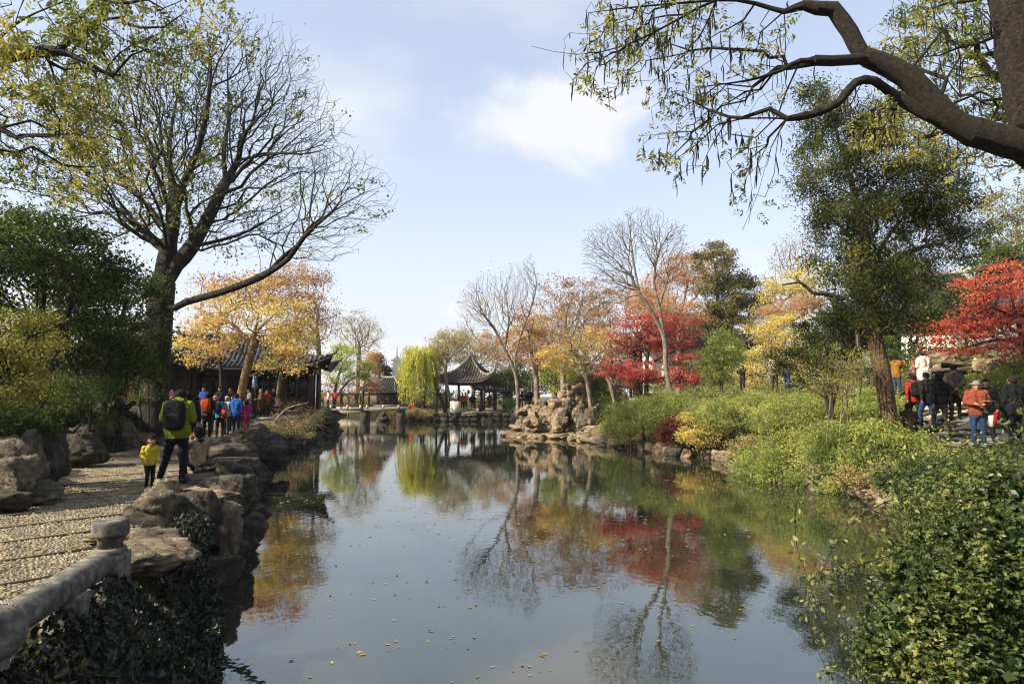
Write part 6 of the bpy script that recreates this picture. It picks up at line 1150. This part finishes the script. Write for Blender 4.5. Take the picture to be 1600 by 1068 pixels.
right(1361, 27.5, 'visitor in a pale patterned shirt behind the juniper trunk', 1.64, -.6, 'stand', '#9a9c98', '#2c2c34', long=.05)
right(1416, 20.2, 'crouching visitor in brown beside the juniper trunk', 1.6, -.8, 'crouch', '#3c3226', '#2a241e')
right(1210, 37, 'man in a cream and maroon striped sweater', 1.74, 3.0, 'hold', '#5a2226', '#3a2c26', stripe='#d2c6a8', bulk=1.2)
right(1229, 37, 'woman in blue jeans raising a camera', 1.62, -.9, 'photo', '#7d8c98', '#2b5594')
right(1160, 39, 'visitor in dark brown photographing near the yellow trees', 1.66, 2.2, 'photo', '#2c211c', '#22242c')
# island, bridge and far bank
for (px, d, z) in ((819, 42.6, 1.0), (827, 43.0, .95)): p_ = at(px, d, z); stone(RKW[2], isl, p_ + A((0, .05, .12)), (.34, .34, .30), (0, 0, 1)); stone(RKW[5], isl, p_ + A((0, -.2, -.4)), (.6, .7, .42), (0, 0, 2))
def far(px, d, z, label, top, bot, yaw=3.0, pose='stand', H=1.66, group='distant visitors across the pond', **k): person(label, at(px, d, z), H, yaw, pose, top, bot, voxel=.045, group=group, **k)
far(819, 42.6, 1.0, 'person in black seated on the island rocks', '#17181e', '#1a1b22', 2.6, 'sit', hat='#8a2a24'); far(827, 43.0, .95, 'person in navy seated beside the black clad one on the island rocks', '#1d2430', '#15161c', 2.9, 'sit')
for (px, lab, tp, bt) in ((497, 'visitor in white at the end of the flat bridge', '#c8c2b4', '#2a2c3a'), (504, 'visitor in yellow on the flat bridge', '#c8a820', '#33284a'), (513.5, 'visitor in a white jacket on the flat bridge', '#cfcac0', '#30303a'), (524, 'visitor in crimson on the flat bridge', '#b02a38', '#2a2430'), (534, 'visitor in olive on the flat bridge', '#4a4628', '#2a2a22')):
    far(px, 63.6 + rng.random() * .5, .53, lab, tp, bt, yaw=U(-3, 3), pose='hold')
far(558, 84.6, .45, 'visitor in black standing alone beyond the flat bridge', '#17181e', '#15161c', H=1.75)
far(566, 85, .3, 'visitor in dark brown beyond the flat bridge', '#2c2420', '#1c1a1c', H=1.7); far(592, 87.5, .35, 'visitor in pale green inside the small far hall', '#8a9a70', '#22242a'); far(604, 87.2, .35, 'visitor in white inside the small far hall', '#b8b8b8', '#2a2c34')
far(644, 66.6, .1, 'visitor in red crouching at the foot of the willow', '#b5301f', '#2a2228', pose='crouch'); far(659, 67.6, .2, 'visitor in black under the willow', '#15161a', '#15161a', pose='crouch')
far(723, 67.6, .28, 'visitor in red at the pavilion steps', '#b03324', '#2a2228'); far(727.5, 67.9, .28, 'visitor in salmon at the pavilion steps', '#c07a5a', '#3a3038', pose='hold'); far(751, 66.6, .1, 'person in black seated on the bank before the pavilion', '#121318', '#121318', pose='crouch', bulk=1.25, yaw=.1)
far(765, 73.8, .3, 'visitor in red inside the low pavilion', '#b03a34', '#2a2a30'); far(738, 70.3, .24, 'visitor in dark blue inside the square pavilion', '#1d2638', '#1a1b22')
# ------------------------------------------------------------------ air
m = bpy.data.materials.new('air'); m.use_nodes = True; nt = m.node_tree; nt.nodes.clear()
v = nt.nodes.new('ShaderNodeVolumePrincipled'); v.inputs['Color'].default_value = (.93, .95, 1, 1); v.inputs['Density'].default_value = 0.00024; v.inputs['Anisotropy'].default_value = 0.2
o = nt.nodes.new('ShaderNodeOutputMaterial'); nt.links.new(v.outputs[0], o.inputs['Volume'])
hz = MB(); hz.box((0, 1225, 38.6), (5400, 4150, 82.8)); hz = hz.build('haze', m); tag(hz, 'thin pale air over the garden', 'haze', kind='stuff')
